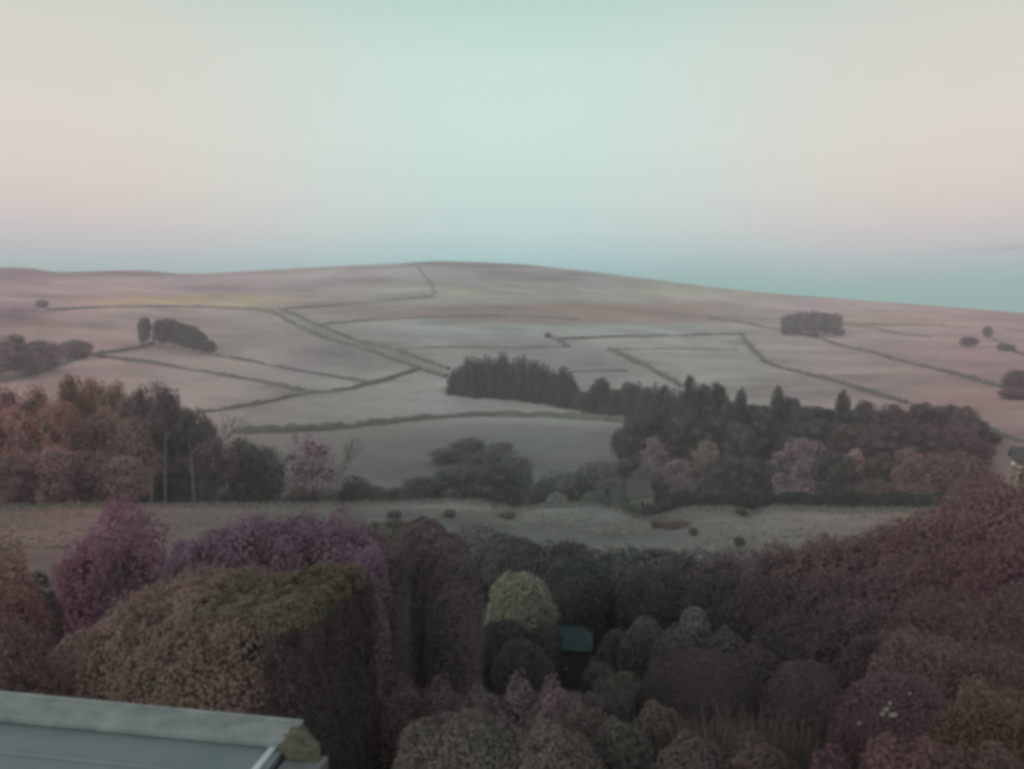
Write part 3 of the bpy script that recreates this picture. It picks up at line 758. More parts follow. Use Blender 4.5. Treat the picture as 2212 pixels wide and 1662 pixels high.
# valley bottom, centre; the clump's mist is put into paler leaf colours
for (u, vt, r, w, c, kd, lb) in [
          (1012, 946, 226, 95, (.14, .165, .15), 'broad', 'highest dim tree of the misty clump in the valley field'),
          (1080, 955, 222, 90, (.14, .165, .15), 'broad', 'dim tree right of the highest one in the misty clump'),
          (960, 968, 222, 80, (.15, .17, .155), 'broad', 'dim low tree left of the highest one in the misty clump'),
          (1040, 975, 196, 120, (.11, .13, .125), 'broad', 'dark tree in the middle of the misty valley clump'),
          (1115, 985, 190, 90, (.115, .14, .125), 'broad', 'dark tree at the right side of the misty valley clump'),
          (1075, 1000, 168, 160, (.085, .10, .095), 'broad', 'broad dark bush at the valley bottom behind the meadow crest'),
          (985, 1008, 172, 150, (.09, .11, .095), 'broad', 'dark green bush left of the broad valley bush'),
          (915, 1030, 172, 120, (.11, .13, .11), 'broad', 'low dark bush at the left end of the valley bushes'),
          (860, 1052, 165, 90, (.12, .13, .11), 'broad', 'lowest bush trailing off left of the valley bushes'),
          (1215, 1015, 176, 110, (.12, .14, .12), 'round', 'green bush left of the barn'),
          (1290, 995, 178, 110, (.13, .15, .125), 'round', 'soft green bush rising behind the barn'),
          (1255, 1042, 168, 60, (.06, .075, .065), 'round', 'dark bush touching the left end of the barn'),
          (1205, 1062, 150, 44, (.2, .215, .2), 'round', 'small pale bush between the dark valley bushes'),
          (1390, 1010, 172, 80, (.12, .14, .125), 'round', 'grey green bush overhanging the barn roof'),
          (1150, 1045, 165, 90, (.06, .075, .068), 'round', 'dark bush in the dip of the meadow crest'),
          (800, 1045, 158, 80, (.10, .10, .09), 'round', 'low bush at the foot of the slope right of the pale tree'),
          (1338, 1078, 147, 62, (.13, .17, .135), 'round', 'pale green bush against the wall of the barn'),
          (1283, 1058, 147, 50, (.11, .14, .115), 'round', 'green bush at the far left corner of the barn'),
          (765, 1025, 162, 70, (.10, .095, .09), 'round', 'brownish bush right against the pale tree')]:
    place(kd, u, vt, r, w+10, c, lb, 'valley_bush', 'bush', 'bushes along the valley bottom')
# left wood
G = 'trees of the left-hand wood'
R1 = (.20, .135, .125); R2_ = (.16, .125, .105); R3 = (.12, .10, .095)
lw = [(-10, 832, 158, 100, (.15, .085, .09), 'broad', 'dark reddish tree cut by the left picture edge'), (85, 838, 163, 90, (.19, .12, .11), 'broad', 'reddish tree top left in the left-hand wood'), (150, 808, 166, 60, (.17, .12, .095), 'broad', 'highest small crown in the left-hand wood'),
      (200, 812, 170, 80, (.20, .15, .11), 'broad', 'tan crown right of the highest small one'), (250, 825, 164, 80, R2_, 'broad', 'tan brown tree in the middle of the left-hand wood top'),
      (300, 838, 160, 70, R3, 'broad', 'brown tree left of the darkest tall tree'), (350, 834, 156, 100, (.075, .075, .07), 'broad', 'darkest tall tree toward the right end of the left-hand wood'), (405, 880, 154, 90, (.08, .085, .07), 'broad', 'dark green tree at the right shoulder of the left-hand wood'),
      (440, 900, 160, 60, (.085, .075, .085), 'broad', 'small dark crown beside the wispy bare tree'),
      (30, 880, 150, 110, R1, 'broad', 'broad red brown tree second row at the far left'), (120, 870, 148, 110, (.21, .135, .12), 'broad', 'large rusty tree in front of the highest crown'), (210, 885, 150, 100, R2_, 'broad', 'brown tree below the tan crown'),
      (285, 900, 146, 100, (.14, .115, .10), 'broad', 'brown bushy tree before the darkest tall tree'), 
      (20, 980, 140, 110, (.17, .115, .11), 'broad', 'lower red tree at the far left over the meadow'), (105, 965, 140, 120, (.18, .125, .12), 'broad', 'lower rusty tree second from the left over the meadow'), (190, 975, 140, 110, (.14, .11, .10), 'broad', 'lower brown tree third from the left over the meadow'),
      (265, 985, 138, 100, (.16, .13, .12), 'broad', 'lower pale brown tree in front of the wood beside the dark gap'), (340, 975, 148, 80, (.06, .065, .06), 'broad', 'very dark tree behind the pale trunks'), (395, 985, 146, 90, (.085, .085, .075), 'broad', 'dark tree directly left of the palest trunk'),
      (455, 945, 150, 100, (.09, .085, .08), 'broad', 'dark tree right of the palest trunk'), (520, 950, 156, 110, (.085, .10, .08), 'broad', 'dim dark green tree between the wood and the pale tree'), (575, 965, 158, 90, (.095, .11, .09), 'broad', 'dim tree touching the left side of the pale tree')]
for (u, vt, r, w, c, kd, lb) in lw: place(kd, u, vt, r, w+18, tuple(x*1.4 for x in c), lb, 'broadleaf_tree', 'tree', G)
place('open', 668, 944, 148, 165, (.29, .24, .25), 'pale pinkish grey open tree standing in front of the valley field', 'broadleaf_tree', 'tree')
place('round', 640, 1050, 140, 60, (.13, .12, .10), 'low bush under the left side of the pale tree', 'valley_bush', 'bush')
place('round', 700, 1052, 142, 60, (.12, .13, .11), 'low green bush under the right side of the pale tree', 'valley_bush', 'bush')
def bare(u, vt, r, k, label, mat=None, s=1.0):
    th = float(theta_of(u, vt)); x, y = r*math.sin(th), r*math.cos(th); z = gz(x, y); h = r*float(tanphi(th, vt))-z
    t = thing('bare_tree', label, 'tree', (x, y, z), k*1.3)
    for nm, me in (('branches', BARE[k][0]), ('trunk', BARE[k][1])):
        o = link(nm, me, None, t); zz = 1/1.15; o.scale = (h*zz*s, h*zz*s, h*zz)
        if mat: o.material_slots[0].link = 'OBJECT'; o.material_slots[0].material = mat
bare(476, 812, 150, 0, 'wispy bare tree rising above the right end of the left-hand wood', s=1.25)
bare(725, 905, 160, 1, 'thin bare tree behind the pale open tree')
bare(655, 885, 190, 0, 'faint bare tree at the broad dark wall above the pale tree', s=.8)
# pale trunks seen at the wood edge
for k, (u, v0, v1, r, lean) in enumerate([(420, 960, 1090, 133, -.5), (357, 925, 1090, 136, .4), (90, 1045, 1096, 131, 0), (328, 1010, 1090, 134, .2)]):
    b = at(u, v1, r); b[2] = gz(b[0], b[1])-.1; t_ = at(u, v0, r)
    p = PM(); hgt = t_[2]-b[2]
    p.tube([(0, 0, 0), (lean*.2, 0, hgt*.35), (lean*.6, 0.1, hgt*.7), (lean, 0, hgt)], [.17, .14, .10, .05], 7)
    for a in (1, -1, 1):
        q = .55+.12*(a+1)+.1*random.random(); p.tube([(lean*q*.8, 0, hgt*q), (lean*q+a*1.0, .2, hgt*(q+.13))], [.09, .03], 4)
    t = thing('bare_tree', ['tallest pale trunk standing before the left-hand wood', 'pale leaning trunk before the darkest tall tree', 'short pale trunk at the far left meadow edge', 'short pale trunk in the dark gap of the wood'][k], 'tree', tuple(b), 0, 'pale trunks at the edge of the left-hand wood')
    link('trunk', p.mesh('pale_trunk'), M_PALEBARK, t)

# ------------------------------------------------------------------ hedges and shrubs of the garden
def shrub(name, label, cat, blobs_world, n, leaf, color, base, group=None, depth=.26, disp=.08, core=.66, seed=None, jitter=.5, absfreq=2.0, stems=True, part='foliage', top=None, shear=None):
    """a shrub or hedge on its own base point; blobs in world metres"""
    _cnt[0] += 1
    rng = np.random.default_rng(_cnt[0]*13 if seed is None else seed)
    b0 = np.array(base, float)
    blobs = [((np.array(b[0])-b0), b[1])+tuple(b[2:]) for b in blobs_world]
    P, Q = blob_points(blobs, n, rng, depth=depth, disp=disp, absfreq=absfreq)
    keep = P[:, 2] > -0.3; P, Q = P[keep], Q[keep]
    if shear: P[:, 0] += (P[:, 1]+b0[1]-shear[0])*shear[1]
    tl = .5+.34*fbm(P*absfreq*.55+5, 3)+.24*(rng.random(len(P))-.5)
    V, Fq, T = leaves(P, Q, leaf, rng, np.clip(tl, 0, 1), jitter)
    t = thing(name, label, cat, tuple(b0), 0, group)
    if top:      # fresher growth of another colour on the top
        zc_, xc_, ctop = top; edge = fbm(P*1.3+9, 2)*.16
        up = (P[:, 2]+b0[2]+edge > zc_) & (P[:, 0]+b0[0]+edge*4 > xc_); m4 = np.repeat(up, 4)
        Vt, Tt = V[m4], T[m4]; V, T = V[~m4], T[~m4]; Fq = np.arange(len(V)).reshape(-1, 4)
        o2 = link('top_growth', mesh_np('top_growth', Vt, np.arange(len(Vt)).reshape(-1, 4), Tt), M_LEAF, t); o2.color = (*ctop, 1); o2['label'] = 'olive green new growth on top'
    o = link(part, mesh_np(part, V, Fq, T), M_LEAF, t); o.color = (*color, 1)
    cm = ico_core(blobs, core)
    if shear:
        for v_ in cm.vertices: v_.co.x += (v_.co.y+b0[1]-shear[0])*shear[1]
    c = link('shade_core', cm, M_CORE, o); c['kind'] = 'stuff'
    if stems:
        p = PM(); hh = max(b[0][2] for b in blobs)
        for a in range(5):
            an = a*1.3; p.tube([(0, 0, -.1), (math.cos(an)*.15*hh, math.sin(an)*.15*hh, hh*.5), (math.cos(an)*.3*hh, math.sin(an)*.3*hh, hh*.9)], [.04+.012*hh, .03+.006*hh, .015], 5)
        link('stem', p.mesh('stem'), M_BARK, t)
    return t
def near(u, vtop, r, wpx, color, label, name='garden_shrub', cat='shrub', leaf=None, n=9000, lumps=5, depthk=1.0, power=1.0, **kw):
    th = float(theta_of(u, vtop)); x, y = r*math.sin(th), r*math.cos(th); g = gz(x, y)
    top = r*float(tanphi(th, vtop)); dist = math.sqrt(r*r+top*top); w = wpx/F*dist; h = max(.6, top-g)
    rng = np.random.default_rng(int(u*3+vtop)); m_ = sum(color)/3; color = tuple((x*.84+m_*.16)*1.24 for x in by_place(color, u))
    blobs = [((x, y, g+h*.48), (w*.5, w*.5*depthk, h*.52), power)]
    for k in range(lumps):
        a = k*2.4+rng.random(); q = .55+.3*rng.random(); rr = w*(.16+.08*rng.random())
        zz = g+h*(.35+.5*rng.random()*(1-.4*q)); 
        blobs.append(((x+math.cos(a)*w*.5*q*.8, y+math.sin(a)*w*.5*q*.8*depthk, zz), (rr, rr, min(rr, h*.4))))
    if leaf is None: leaf = max(.035, r*.0027)
    n = int(n*1.9)
    return shrub(name, label, cat, blobs, n, leaf, color, (x, y, g), absfreq=min(2.4, 30/r+.6), **kw)

BR = (.15, .115, .105); DBR = (.085, .07, .068); PUR = (.15, .09, .12)
# dark trees beyond the garden, bordering the meadow
for (u, vt, r, w, c, lb) in [
     (1035, 1140, 62, 110, (.10, .105, .11), 'grey shrub at the near edge of the meadow, right of the tall hedges'),
     (1100, 1165, 60, 120, (.075, .075, .08), 'dark bush at the meadow edge behind the pale round bush'),
     (1190, 1180, 58, 130, (.06, .06, .065), 'low dark bush at the meadow edge, above and right of the pale round bush'),
     (1275, 1192, 56, 130, (.06, .07, .065), 'dark bush centrally at the meadow edge'),
     (1365, 1188, 55, 110, (.07, .085, .07), 'green dark bush at the meadow edge, centre'),
     (1445, 1195, 54, 120, (.085, .09, .075), 'olive bush at the meadow edge right of centre'),
     (1530, 1198, 52, 130, (.075, .07, .068), 'brown bush at the meadow edge where the right mass begins'),
     (1620, 1190, 50, 140, (.08, .07, .068), 'brown bush on the left shoulder of the great right-hand mass')]:
    near(u, vt, r, w*1.5, tuple(x*1.15 for x in c), lb, n=6500, lumps=9, disp=.16)
near(1255, 1212, 44, 190, (.055, .068, .06), 'large dark green shrub right of the pale round bush', n=9000, lumps=7)
near(1420, 1235, 42, 180, (.055, .06, .056), 'very dark shrub in the middle of the garden', n=8000, lumps=6)
near(1560, 1245, 40, 180, (.06, .058, .056), 'dark shrub left of the great right-hand mass', n=8000, lumps=6)
near(1125, 1236, 38, 148, (.235, .215, .165), 'pale yellow green round bush in the middle garden', n=9000, lumps=8, disp=.1)
near(1085, 1345, 34, 150, (.06, .068, .06), 'dark shrub below the pale round bush', n=7000)
near(1180, 1350, 34, 90, (.07, .08, .07), 'small dark shrub left of the teal shed', n=5000)
near(1500, 1313, 31, 88, (.15, .14, .125), 'small rounded pale topiary dome in the garden', n=5000, lumps=2)
near(1395, 1335, 31, 110, (.11, .105, .10), 'greyish shrub left of the small topiary dome', n=5500)
near(1470, 1352, 29, 130, (.10, .095, .09), 'greyish shrub in front of the small topiary dome', n=5500)
near(1570, 1360, 29, 120, (.09, .082, .078), 'brownish shrub right of the small topiary dome', n=5500)
near(1168, 1418, 31, 60, (.07, .08, .075), 'small low bush against the left corner of the teal shed', n=3500)
near(1296, 1432, 30, 70, (.09, .088, .07), 'small low bush against the right corner of the teal shed', n=3500)
near(1330, 1365, 33, 80, (.085, .08, .075), 'low dull shrub behind the teal shed', n=4000)
near(1120, 1385, 30, 110, (.085, .085, .085), 'low grey shrub left of the teal shed front', n=5000)
# great mass on the right
G = 'big dark shrubs and trees of the right-hand mass'
for k, (u, vt, r, w, c, lb) in enumerate([
     (1715, 1178, 47, 170, (.12, .095, .088), 'leftmost crown along the top of the right-hand mass'), (1815, 1158, 46, 170, (.13, .10, .09), 'second crown along the top of the right-hand mass'),
     (1910, 1135, 45, 170, (.125, .092, .088), 'third crown along the top of the right-hand mass'), (1990, 1103, 44, 160, (.155, .105, .095), 'fourth crown along the top of the right-hand mass'),
     (2070, 1070, 42, 170, (.145, .108, .10), 'fifth crown along the top of the right-hand mass'), (2150, 1038, 40, 180, (.145, .103, .098), 'sixth and tall crown along the top of the right-hand mass'),
     (2235, 1015, 38, 200, (.14, .095, .093), 'tallest crown of the right-hand mass, cut by the picture edge'),
     (1690, 1250, 38, 190, (.075, .066, .065), 'dark bush low on the left flank of the right-hand mass'), (1830, 1235, 37, 200, (.095, .075, .073), 'broad bush in the second tier of the right-hand mass, left'),
     (1970, 1200, 36, 210, (.115, .085, .082), 'broad bush in the second tier of the right-hand mass, centre'), (2110, 1165, 34, 230, (.12, .08, .08), 'broad bush in the second tier of the right-hand mass, right'),
     (2230, 1140, 31, 220, (.12, .075, .078), 'second tier bush of the right-hand mass at the picture edge'),
     (1750, 1335, 30, 210, (.065, .06, .058), 'darkest bush at the centre bottom of the right-hand mass'), (1900, 1310, 29, 220, (.08, .07, .068), 'third tier bush of the right-hand mass, centre'),
     (2060, 1280, 27, 240, (.10, .078, .072), 'third tier bush of the right-hand mass, right'), (2200, 1260, 25, 240, (.105, .075, .072), 'third tier bush of the right-hand mass at the edge'),
     (2010, 1365, 22, 200, (.13, .10, .09), 'brown shrub above the white flowering dome'), (2150, 1390, 20, 240, (.11, .08, .075), 'large brown shrub at the right edge behind the flowering dome')]):
    near(u, vt, r, w+30, c, lb, name='tall_shrub', n=11000, lumps=7, depthk=.8, disp=.13, group=G)
# domes
near(1520, 1414, 21, 268, (.075, .062, .064), 'largest dark clipped dome in the lower garden', n=20000, lumps=0, leaf=.036, disp=.03, depth=.1, core=.9, jitter=.9)
near(1745, 1432, 20, 175, (.085, .07, .068), 'second dark clipped dome, right of the largest', n=13000, lumps=2, leaf=.036, disp=.05, depth=.12, core=.88)
dome = near(1950, 1456, 15.5, 250, (.105, .075, .082), 'purple brown rounded bush dotted with small white flowers', name='flowering_bush', n=18000, lumps=1, leaf=.034, disp=.05, depth=.14, core=.88)
near(1640, 1400, 25, 150, (.075, .068, .062), 'dull low shrub between and behind the two clipped domes', n=6000)
# shrubs along the bottom
PKR = (.16, .11, .11)
for (u, vt, r, w, c, lb) in [
     (868, 1478, 17, 150, PKR, 'reddish shrub at the left of the pink row'), (950, 1474, 16.6, 120, (.155, .10, .10), 'reddish shrub second in the pink row'), (1035, 1490, 16, 130, (.135, .10, .105), 'mauve shrub in the middle of the pink row'),
     (1120, 1468, 16.4, 110, (.15, .115, .11), 'reddish shrub fourth in the pink row'), (1195, 1480, 16, 130, (.155, .108, .105), 'reddish shrub at the right end of the pink row'), (1255, 1525, 14.5, 100, (.15, .11, .098), 'brownish pink shrub just below the right end of the pink row'),
     (1330, 1462, 21, 130, (.12, .11, .09), 'olive brown low shrub right of the teal shed front')]:
    near(u, vt, r, w+20, c, lb, n=7500, lumps=8, disp=.2, depth=.35, leaf=.042, core=.7, group='pink red shrubs across the lower garden')
near(1010, 1562, 11.5, 330, (.125, .108, .09), 'broad tan rounded shrub at the bottom, left of centre', n=26000, lumps=9, leaf=.036, disp=.1)
near(1190, 1572, 11.2, 240, (.13, .105, .09), 'tan rounded shrub at the bottom centre', n=12000, lumps=7, leaf=.036, disp=.1)
near(1335, 1555, 12.2, 150, (.105, .095, .078), 'olive brown shrub at the bottom beside the tan one', n=8000, leaf=.036, disp=.12)
near(1420, 1518, 14.5, 130, (.12, .10, .082), 'buff shrub in front of the largest clipped dome', n=8000, leaf=.036, disp=.14)
near(1500, 1590, 11.5, 190, (.11, .09, .08), 'brown shrub at the bottom below the largest dome', n=9000, leaf=.036, disp=.12)
near(1640, 1600, 11.5, 200, (.10, .08, .07), 'dull brown shrub at the bottom between the domes', n=9000, leaf=.036, disp=.14)
near(1795, 1612, 10.5, 110, (.12, .075, .10), 'small purple leaved shrub at the bottom edge', n=6000, leaf=.036, disp=.15)
near(1985, 1600, 10.4, 250, (.125, .085, .078), 'red brown shrub at the bottom right', n=12000, leaf=.036, disp=.16)
near(2170, 1480, 13, 230, (.11, .088, .065), 'yellow brown leaved shrub at the bottom right edge', n=12000, leaf=.04, disp=.16)
near(2150, 1610, 10, 240, (.085, .075, .062), 'dark olive shrub in the bottom right corner', n=10000, leaf=.036, disp=.14)
# grassy stalks at the bottom, before the domes
def grasses(u, vt, r, wpx, n, color, label):
    th = float(theta_of(u, vt)); x, y = r*math.sin(th), r*math.cos(th); g = gz(x, y); top = r*float(tanphi(th, vt)); h = top-g; w = wpx/F*r*1.05
    rng = np.random.default_rng(int(u)); V = []; Fq = []; T = []
    for k in range(n):
        px, py = (rng.random()-.5)*w, (rng.random()-.5)*w*.5; hh = h*(.6+.4*rng.random()); lx, ly = rng.normal(size=2)*.14*hh; wd = .012+.01*rng.random()
        a = rng.random()*3.14; ca, sa = math.cos(a)*wd, math.sin(a)*wd
        i = len(V); V += [(px-ca, py-sa, 0), (px+ca, py+sa, 0), (px+lx*.3+ca, py+ly*.3+sa, hh*.6), (px+lx*.3-ca, py+ly*.3-sa, hh*.6), (px+lx+ca*.2, py+ly+sa*.2, hh), (px+lx-ca*.2, py+ly-sa*.2, hh)]
        Fq += [(i, i+1, i+2, i+3), (i+3, i+2, i+4, i+5)]; T += [rng.random()]*6
    t = thing('tall_grass_clump', label, 'grass clump', (x, y, g))
    o = link('grass_blades', mesh_np('grass_blades', np.array(V), np.array(Fq), T), M_LEAF, t); o.color = (*color, 1); o['kind'] = 'stuff'
grasses(1580, 1545, 14, 190, 700, (.12, .108, .085), 'clump of dry pale stalks below the largest clipped dome')
grasses(1700, 1565, 13.5, 120, 350, (.10, .088, .07), 'thinner clump of stalks below the second clipped dome')
# flowers on the bush
def flowers():
    prng = np.random.default_rng(5)
    M = flat_mat('white_petals', (.42, .45, .4), (.55, .58, .52), 20)
    spots = [(1860, 1521, .9), (1856, 1524, .5), (1877, 1535, 1.2), (1873, 1540, .9), (1887, 1541, 1), (1893, 1541, 1), (1912, 1510, .8), (1848, 1551, .8)]
    spots = [(1911,1531,1.1),(1903,1541,.9),(1922,1543,1),(1930,1543,1),(1919,1518,.8),(1853,1561,.8),(1962,1497,.6)]
    bx, by, bz = dome.location
    for (u, v, s) in spots:
        th = float(theta_of(u, v)); t = float(tanphi(th, v))
        # meet the outside of the bush
        w = 250/F*16.9*.5; top = 15.5*float(tanphi(float(theta_of(1950, 1456)), 1456)); h = top-bz
        best = None
        for r in np.arange(12, 17, .02):
            p = np.array([r*math.sin(th), r*math.cos(th), r*t]); e = ((p[0]-bx)/w)**2+((p[1]-by)/w)**2+((p[2]-(bz+h*.48))/(h*.52))**2
            if e < 1.08: best = p; break
        if best is None: continue
        p = PM()
        for k in range(6):
            a = k*math.pi/3; c1, s1 = math.cos(a), math.sin(a); c2, s2 = math.cos(a+.5), math.sin(a+.5); q = .04*s
            p.quad((0, 0, 0), (c1*q, -.02, s1*q), ((c1+c2)*q*.62, -.03, (s1+s2)*q*.62), (c2*q, -.02, s2*q))
        o = link('flower', p.mesh('flower'), M, dome); o.location = tuple(best-np.array(dome.location)+np.array([0, -.03, .02]))
flowers()

# left side: purple shrubs behind the big hedge
near(165, 1175, 27, 130, (.18, .105, .13), 'left spreading part of the purple shrubbery, reaching over the meadow', name='purple_shrub', n=9000, lumps=7, disp=.2)
near(265, 1092, 26, 210, (.165, .098, .14), 'tall purple shrub standing highest at the left', name='purple_shrub', n=14000, lumps=9, disp=.16)
pb = []
for (u, vt, r, hw, hd) in [(415, 1168, 21.5, .9, 1.1), (480, 1140, 21, 1.1, 1.3), (560, 1122, 20.6, 1.2, 1.4), (650, 1116, 20.2, 1.2, 1.5), (735, 1124, 19.8, 1.0, 1.5), (782, 1150, 19.2, .75, 1.6), (800, 1200, 17.9, .5, 1.2)]:
    p = at(u, vt, r); g = gz(p[0], p[1]); h = p[2]-g; pb.append(((p[0], p[1], g+h*.5), (hw, hd, h*.5), .72))
pc = pb[3][0]
shrub('purple_hedge', 'long purple leaved hedge with a gently domed top, right behind the big tan hedge', 'hedge', pb, 110000, .05, (.20, .145, .185), (pc[0], pc[1], gz(pc[0], pc[1])), depth=.12, disp=.10, core=.86, absfreq=1.9, jitter=.55)
near(85, 1238, 24, 90, (.075, .078, .068), 'small dark bush in the gap at the far left', n=4000)
near(10, 1200, 20, 170, (.15, .095, .085), 'reddish shrub at the left picture edge', n=9000, disp=.14)
near(20, 1330, 14.5, 180, (.12, .088, .082), 'dull red shrub at the left edge below the reddish one', n=9000, leaf=.04, disp=.12)
# tall hedges running away from the house
def hedge_run(label, pts, color, n, leaf, group=None, power=.45, disp=.05):
    """pts: list of (x, y, half_width, half_depth, top_z); bodies stand on the ground"""
    blobs = []
    for (x, y, hw, hd, top) in pts:
        g = gz(x, y); h = top-g
        blobs.append(((x, y, g+h*.5), (hw, hd, h*.5), power))
    b = (pts[0][0], pts[0][1], gz(pts[0][0], pts[0][1]))
    return shrub('clipped_hedge', label, 'hedge', blobs, n, leaf, color, b, group=group, depth=.07, disp=disp, core=.9, absfreq=2.2)
def XY(u, v, r):
    p = at(u, v, r); return p
a1 = XY(852, 1128, 29); a2 = XY(812, 1132, 30)
hedge_run('grey green hedge whose rounded shoulder shows behind the purple hedge end', [(a1[0], a1[1], 1.15, 1.6, a1[2]-.1), (a2[0], a2[1], 1.0, 1.6, a2[2])], (.15, .15, .118), 16000, .07, power=.6)
h1 = XY(912, 1128, 25.5); h2 = XY(955, 1158, 24.2); h3 = XY(982, 1205, 22.6); h4 = XY(985, 1275, 20.8)
hedge_run('tallest smooth grey hedge in the centre left, with a sheer right side', [(h1[0], h1[1], 1.0, 1.3, h1[2]), (h2[0], h2[1], 1.0, 1.3, h2[2]), (h3[0], h3[1], .8, 1.2, h3[2]), (h4[0]-.05, h4[1], .62, 1.2, h4[2])], (.15, .13, .132), 60000, .05, power=.62, disp=.035)
a4 = XY(860, 1215, 19); a5 = XY(800, 1290, 16)
hedge_run('narrow hedge with an olive edge between the purple row and tallest hedge', [(a4[0]-.2, a4[1], .42, 1.5, a4[2])], (.12, .105, .115), 13000, .055, power=.7)
# the big hedge
zt = -4.9
hb = []
def B(x, y, rx, ry, top, power=.5):
    g = gz(x, y); h = top-g; hb.append(((x, y, g+h*.5), (rx, ry, h*.5), power))
B(-5.6, 14.3, 1.7, 2.0, -4.62, .6); B(-4.9, 13.9, 1.1, 1.5, -4.72, .5); B(-6.6, 14.0, 1.6, 1.8, -5.15, .8); B(-7.5, 13.4, 1.4, 1.6, -5.9, .9); B(-5.3, 13.2, 1.7, 1.0, -4.95, .6)
B(-4.35, 13.7, .75, 1.1, -4.74, .42)
shrub('clipped_hedge', 'huge tan clipped hedge with a rounded shoulder, filling the lower left', 'hedge', hb, 240000, .036, (.235, .175, .155), (-5, 14, gz(-5, 14)), depth=.05, disp=.05, core=.85, absfreq=3.2, top=(-4.76, -5.3, (.175, .155, .122)), shear=(14.3, .22))
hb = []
B(-3.80, 14.45, .72, 1.75, -4.69, .33)  # end of the same hedge; its side's shade is put into darker leaves
shrub('clipped_hedge', 'sheer right end of the tan hedge, shade put into its dark colour, with a flat olive top', 'hedge', hb, 90000, .036, (.11, .097, .09), (-3.8, 14.4, gz(-3.8, 14.4)), depth=.05, disp=.05, core=.85, absfreq=3.2, top=(-5.02, -9, (.165, .155, .112)), shear=(14.3, .22))
near(790, 1330, 18.5, 110, (.10, .085, .088), 'dull shrub in the narrow shade right of the square ended hedge', n=8000, disp=.12)

# dark hedge along the far side of the meadow, right
hp = []
for k in range(12):
    u = 1490+k*56; p = at(u, 1064+(4 if k % 2 else 0), 137); g = gz(p[0], p[1]); h = p[2]-g
    hp.append(((p[0], p[1], g+h*.45), (3.0, 1.4, h*.55), .7))
shrub('boundary_hedge', 'long dark green hedge along the far edge of the meadow, under the right-hand wood', 'hedge', hp, 26000, .3, (.05, .065, .052), (hp[0][0][0], hp[0][0][1], hp[0][0][2]-1.5), depth=.3, disp=.12, core=.8, absfreq=.6, stems=False)
hp = []
for k in range(8):
    u = 1405+k*24; p = at(u, 1092-k*3.2, 140); g = gz(p[0], p[1])-.5; h = max(1.5, p[2]-g)
    hp.append(((p[0], p[1], g+h*.45), (1.4, 1.2, h*.55), .8))
shrub('boundary_hedge', 'dark green bank of hedge dropping into the dip beside the barn', 'hedge', hp, 9000, .26, (.055, .07, .055), (hp[0][0][0], hp[0][0][1], hp[0][0][2]-1.5), depth=.3, disp=.14, core=.8, absfreq=.6, stems=False)
# scattered bushes on the meadow
for (u, v, w, c, lb) in [(1465, 1135, 70, (.13, .09, .085), 'red brown bramble patch on the meadow right of the dip'), (1425, 1132, 40, (.13, .10, .09), 'smaller bramble at the left of the red brown patch'),
                         (1605, 1108, 26, (.11, .10, .08), 'small tuft in the notch of the meadow crest'), (1600, 1172, 26, (.10, .11, .085), 'low tuft on the open meadow right'),
                         (970, 1110, 30, (.12, .115, .09), 'low rush clump on the meadow crest, left of centre'), (1095, 1112, 40, (.14, .12, .09), 'low rush clump on the meadow crest in the centre'),
                         (1500, 1150, 22, (.12, .12, .09), 'tiny rush clump in the middle of the meadow'), (850, 1112, 34, (.11, .11, .10), 'dark little bush on the meadow above the hedges')]:
    pos, r = hit(u, v+6, 70, 150); c = tuple(x*1.25 for x in c); place('round', u, v-7 if w > 35 else v-3, r, w, c, lb, 'meadow_bush', 'bush', 'low bushes dotted over the meadow')

# meadow tussocks and the ragged grass of its crest
def tussocks():
    rng = np.random.default_rng(3); n = 9000
    th = np.radians(rng.uniform(-36, 36, n)); r = rng.uniform(66, 132, n)
    dens = fbm(np.stack([r*np.sin(th)/7, r*np.cos(th)/7, th*0], -1), 2) > -.05
    th, r = th[dens], r[dens]; n = len(th)
    x, y = r*np.sin(th), r*np.cos(th); z = ground_z(th, r)
    V = []; s = .07+.12*rng.random(n); T = np.repeat(rng.random(n), 12)
    Vs = []
    for k in range(3):
        a = rng.random(n)*3.14; dx, dy = np.cos(a)*s*.8, np.sin(a)*s*.8; lx, ly = rng.normal(size=n)*.1, rng.normal(size=n)*.1
        q = np.stack([np.stack([x-dx, y-dy, z-.05], 1), np.stack([x+dx, y+dy, z-.05], 1), np.stack([x+dx*1.2+lx, y+dy*1.2+ly, z+s], 1), np.stack([x-dx*1.2+lx, y-dy*1.2+ly, z+s*.9], 1)], 1)
        Vs.append(q)
    V = np.stack(Vs, 1).reshape(-1, 3); Fq = np.arange(len(V)).reshape(-1, 4)
    o = link('meadow_grass', mesh_np('meadow_grass', V, Fq, T), M_LEAF); o.color = (.24, .235, .205, 1); o['kind'] = 'stuff'; o['label'] = 'tussocks of rough grass on the meadow'
tussocks()
def crest_grass():
    rng = np.random.default_rng(8); n = 9000
    th = np.radians(rng.uniform(-35, 35, n)); r = rng.uniform(122, 135, n); x, y = r*np.sin(th), r*np.cos(th); z = ground_z(th, r)
    s = .22+.5*rng.random(n)**3; a = rng.random(n)*3.14; dx, dy = np.cos(a)*.09, np.sin(a)*.09; lx, ly = rng.normal(size=n)*.12, rng.normal(size=n)*.12
    V = np.stack([np.stack([x-dx, y-dy, z-.05], 1), np.stack([x+dx, y+dy, z-.05], 1), np.stack([x+dx*.4+lx, y+dy*.4+ly, z+s], 1), np.stack([x-dx*.4+lx, y-dy*.4+ly, z+s*.95], 1)], 1).reshape(-1, 3)
    o = link('tall_meadow_grass', mesh_np('tall_meadow_grass', V, np.arange(len(V)).reshape(-1, 4), np.repeat(rng.random(n), 4)), M_LEAF); o.color = (.155, .155, .135, 1); o['kind'] = 'stuff'; o['label'] = 'taller dry grass along the crest of the meadow'
crest_grass()
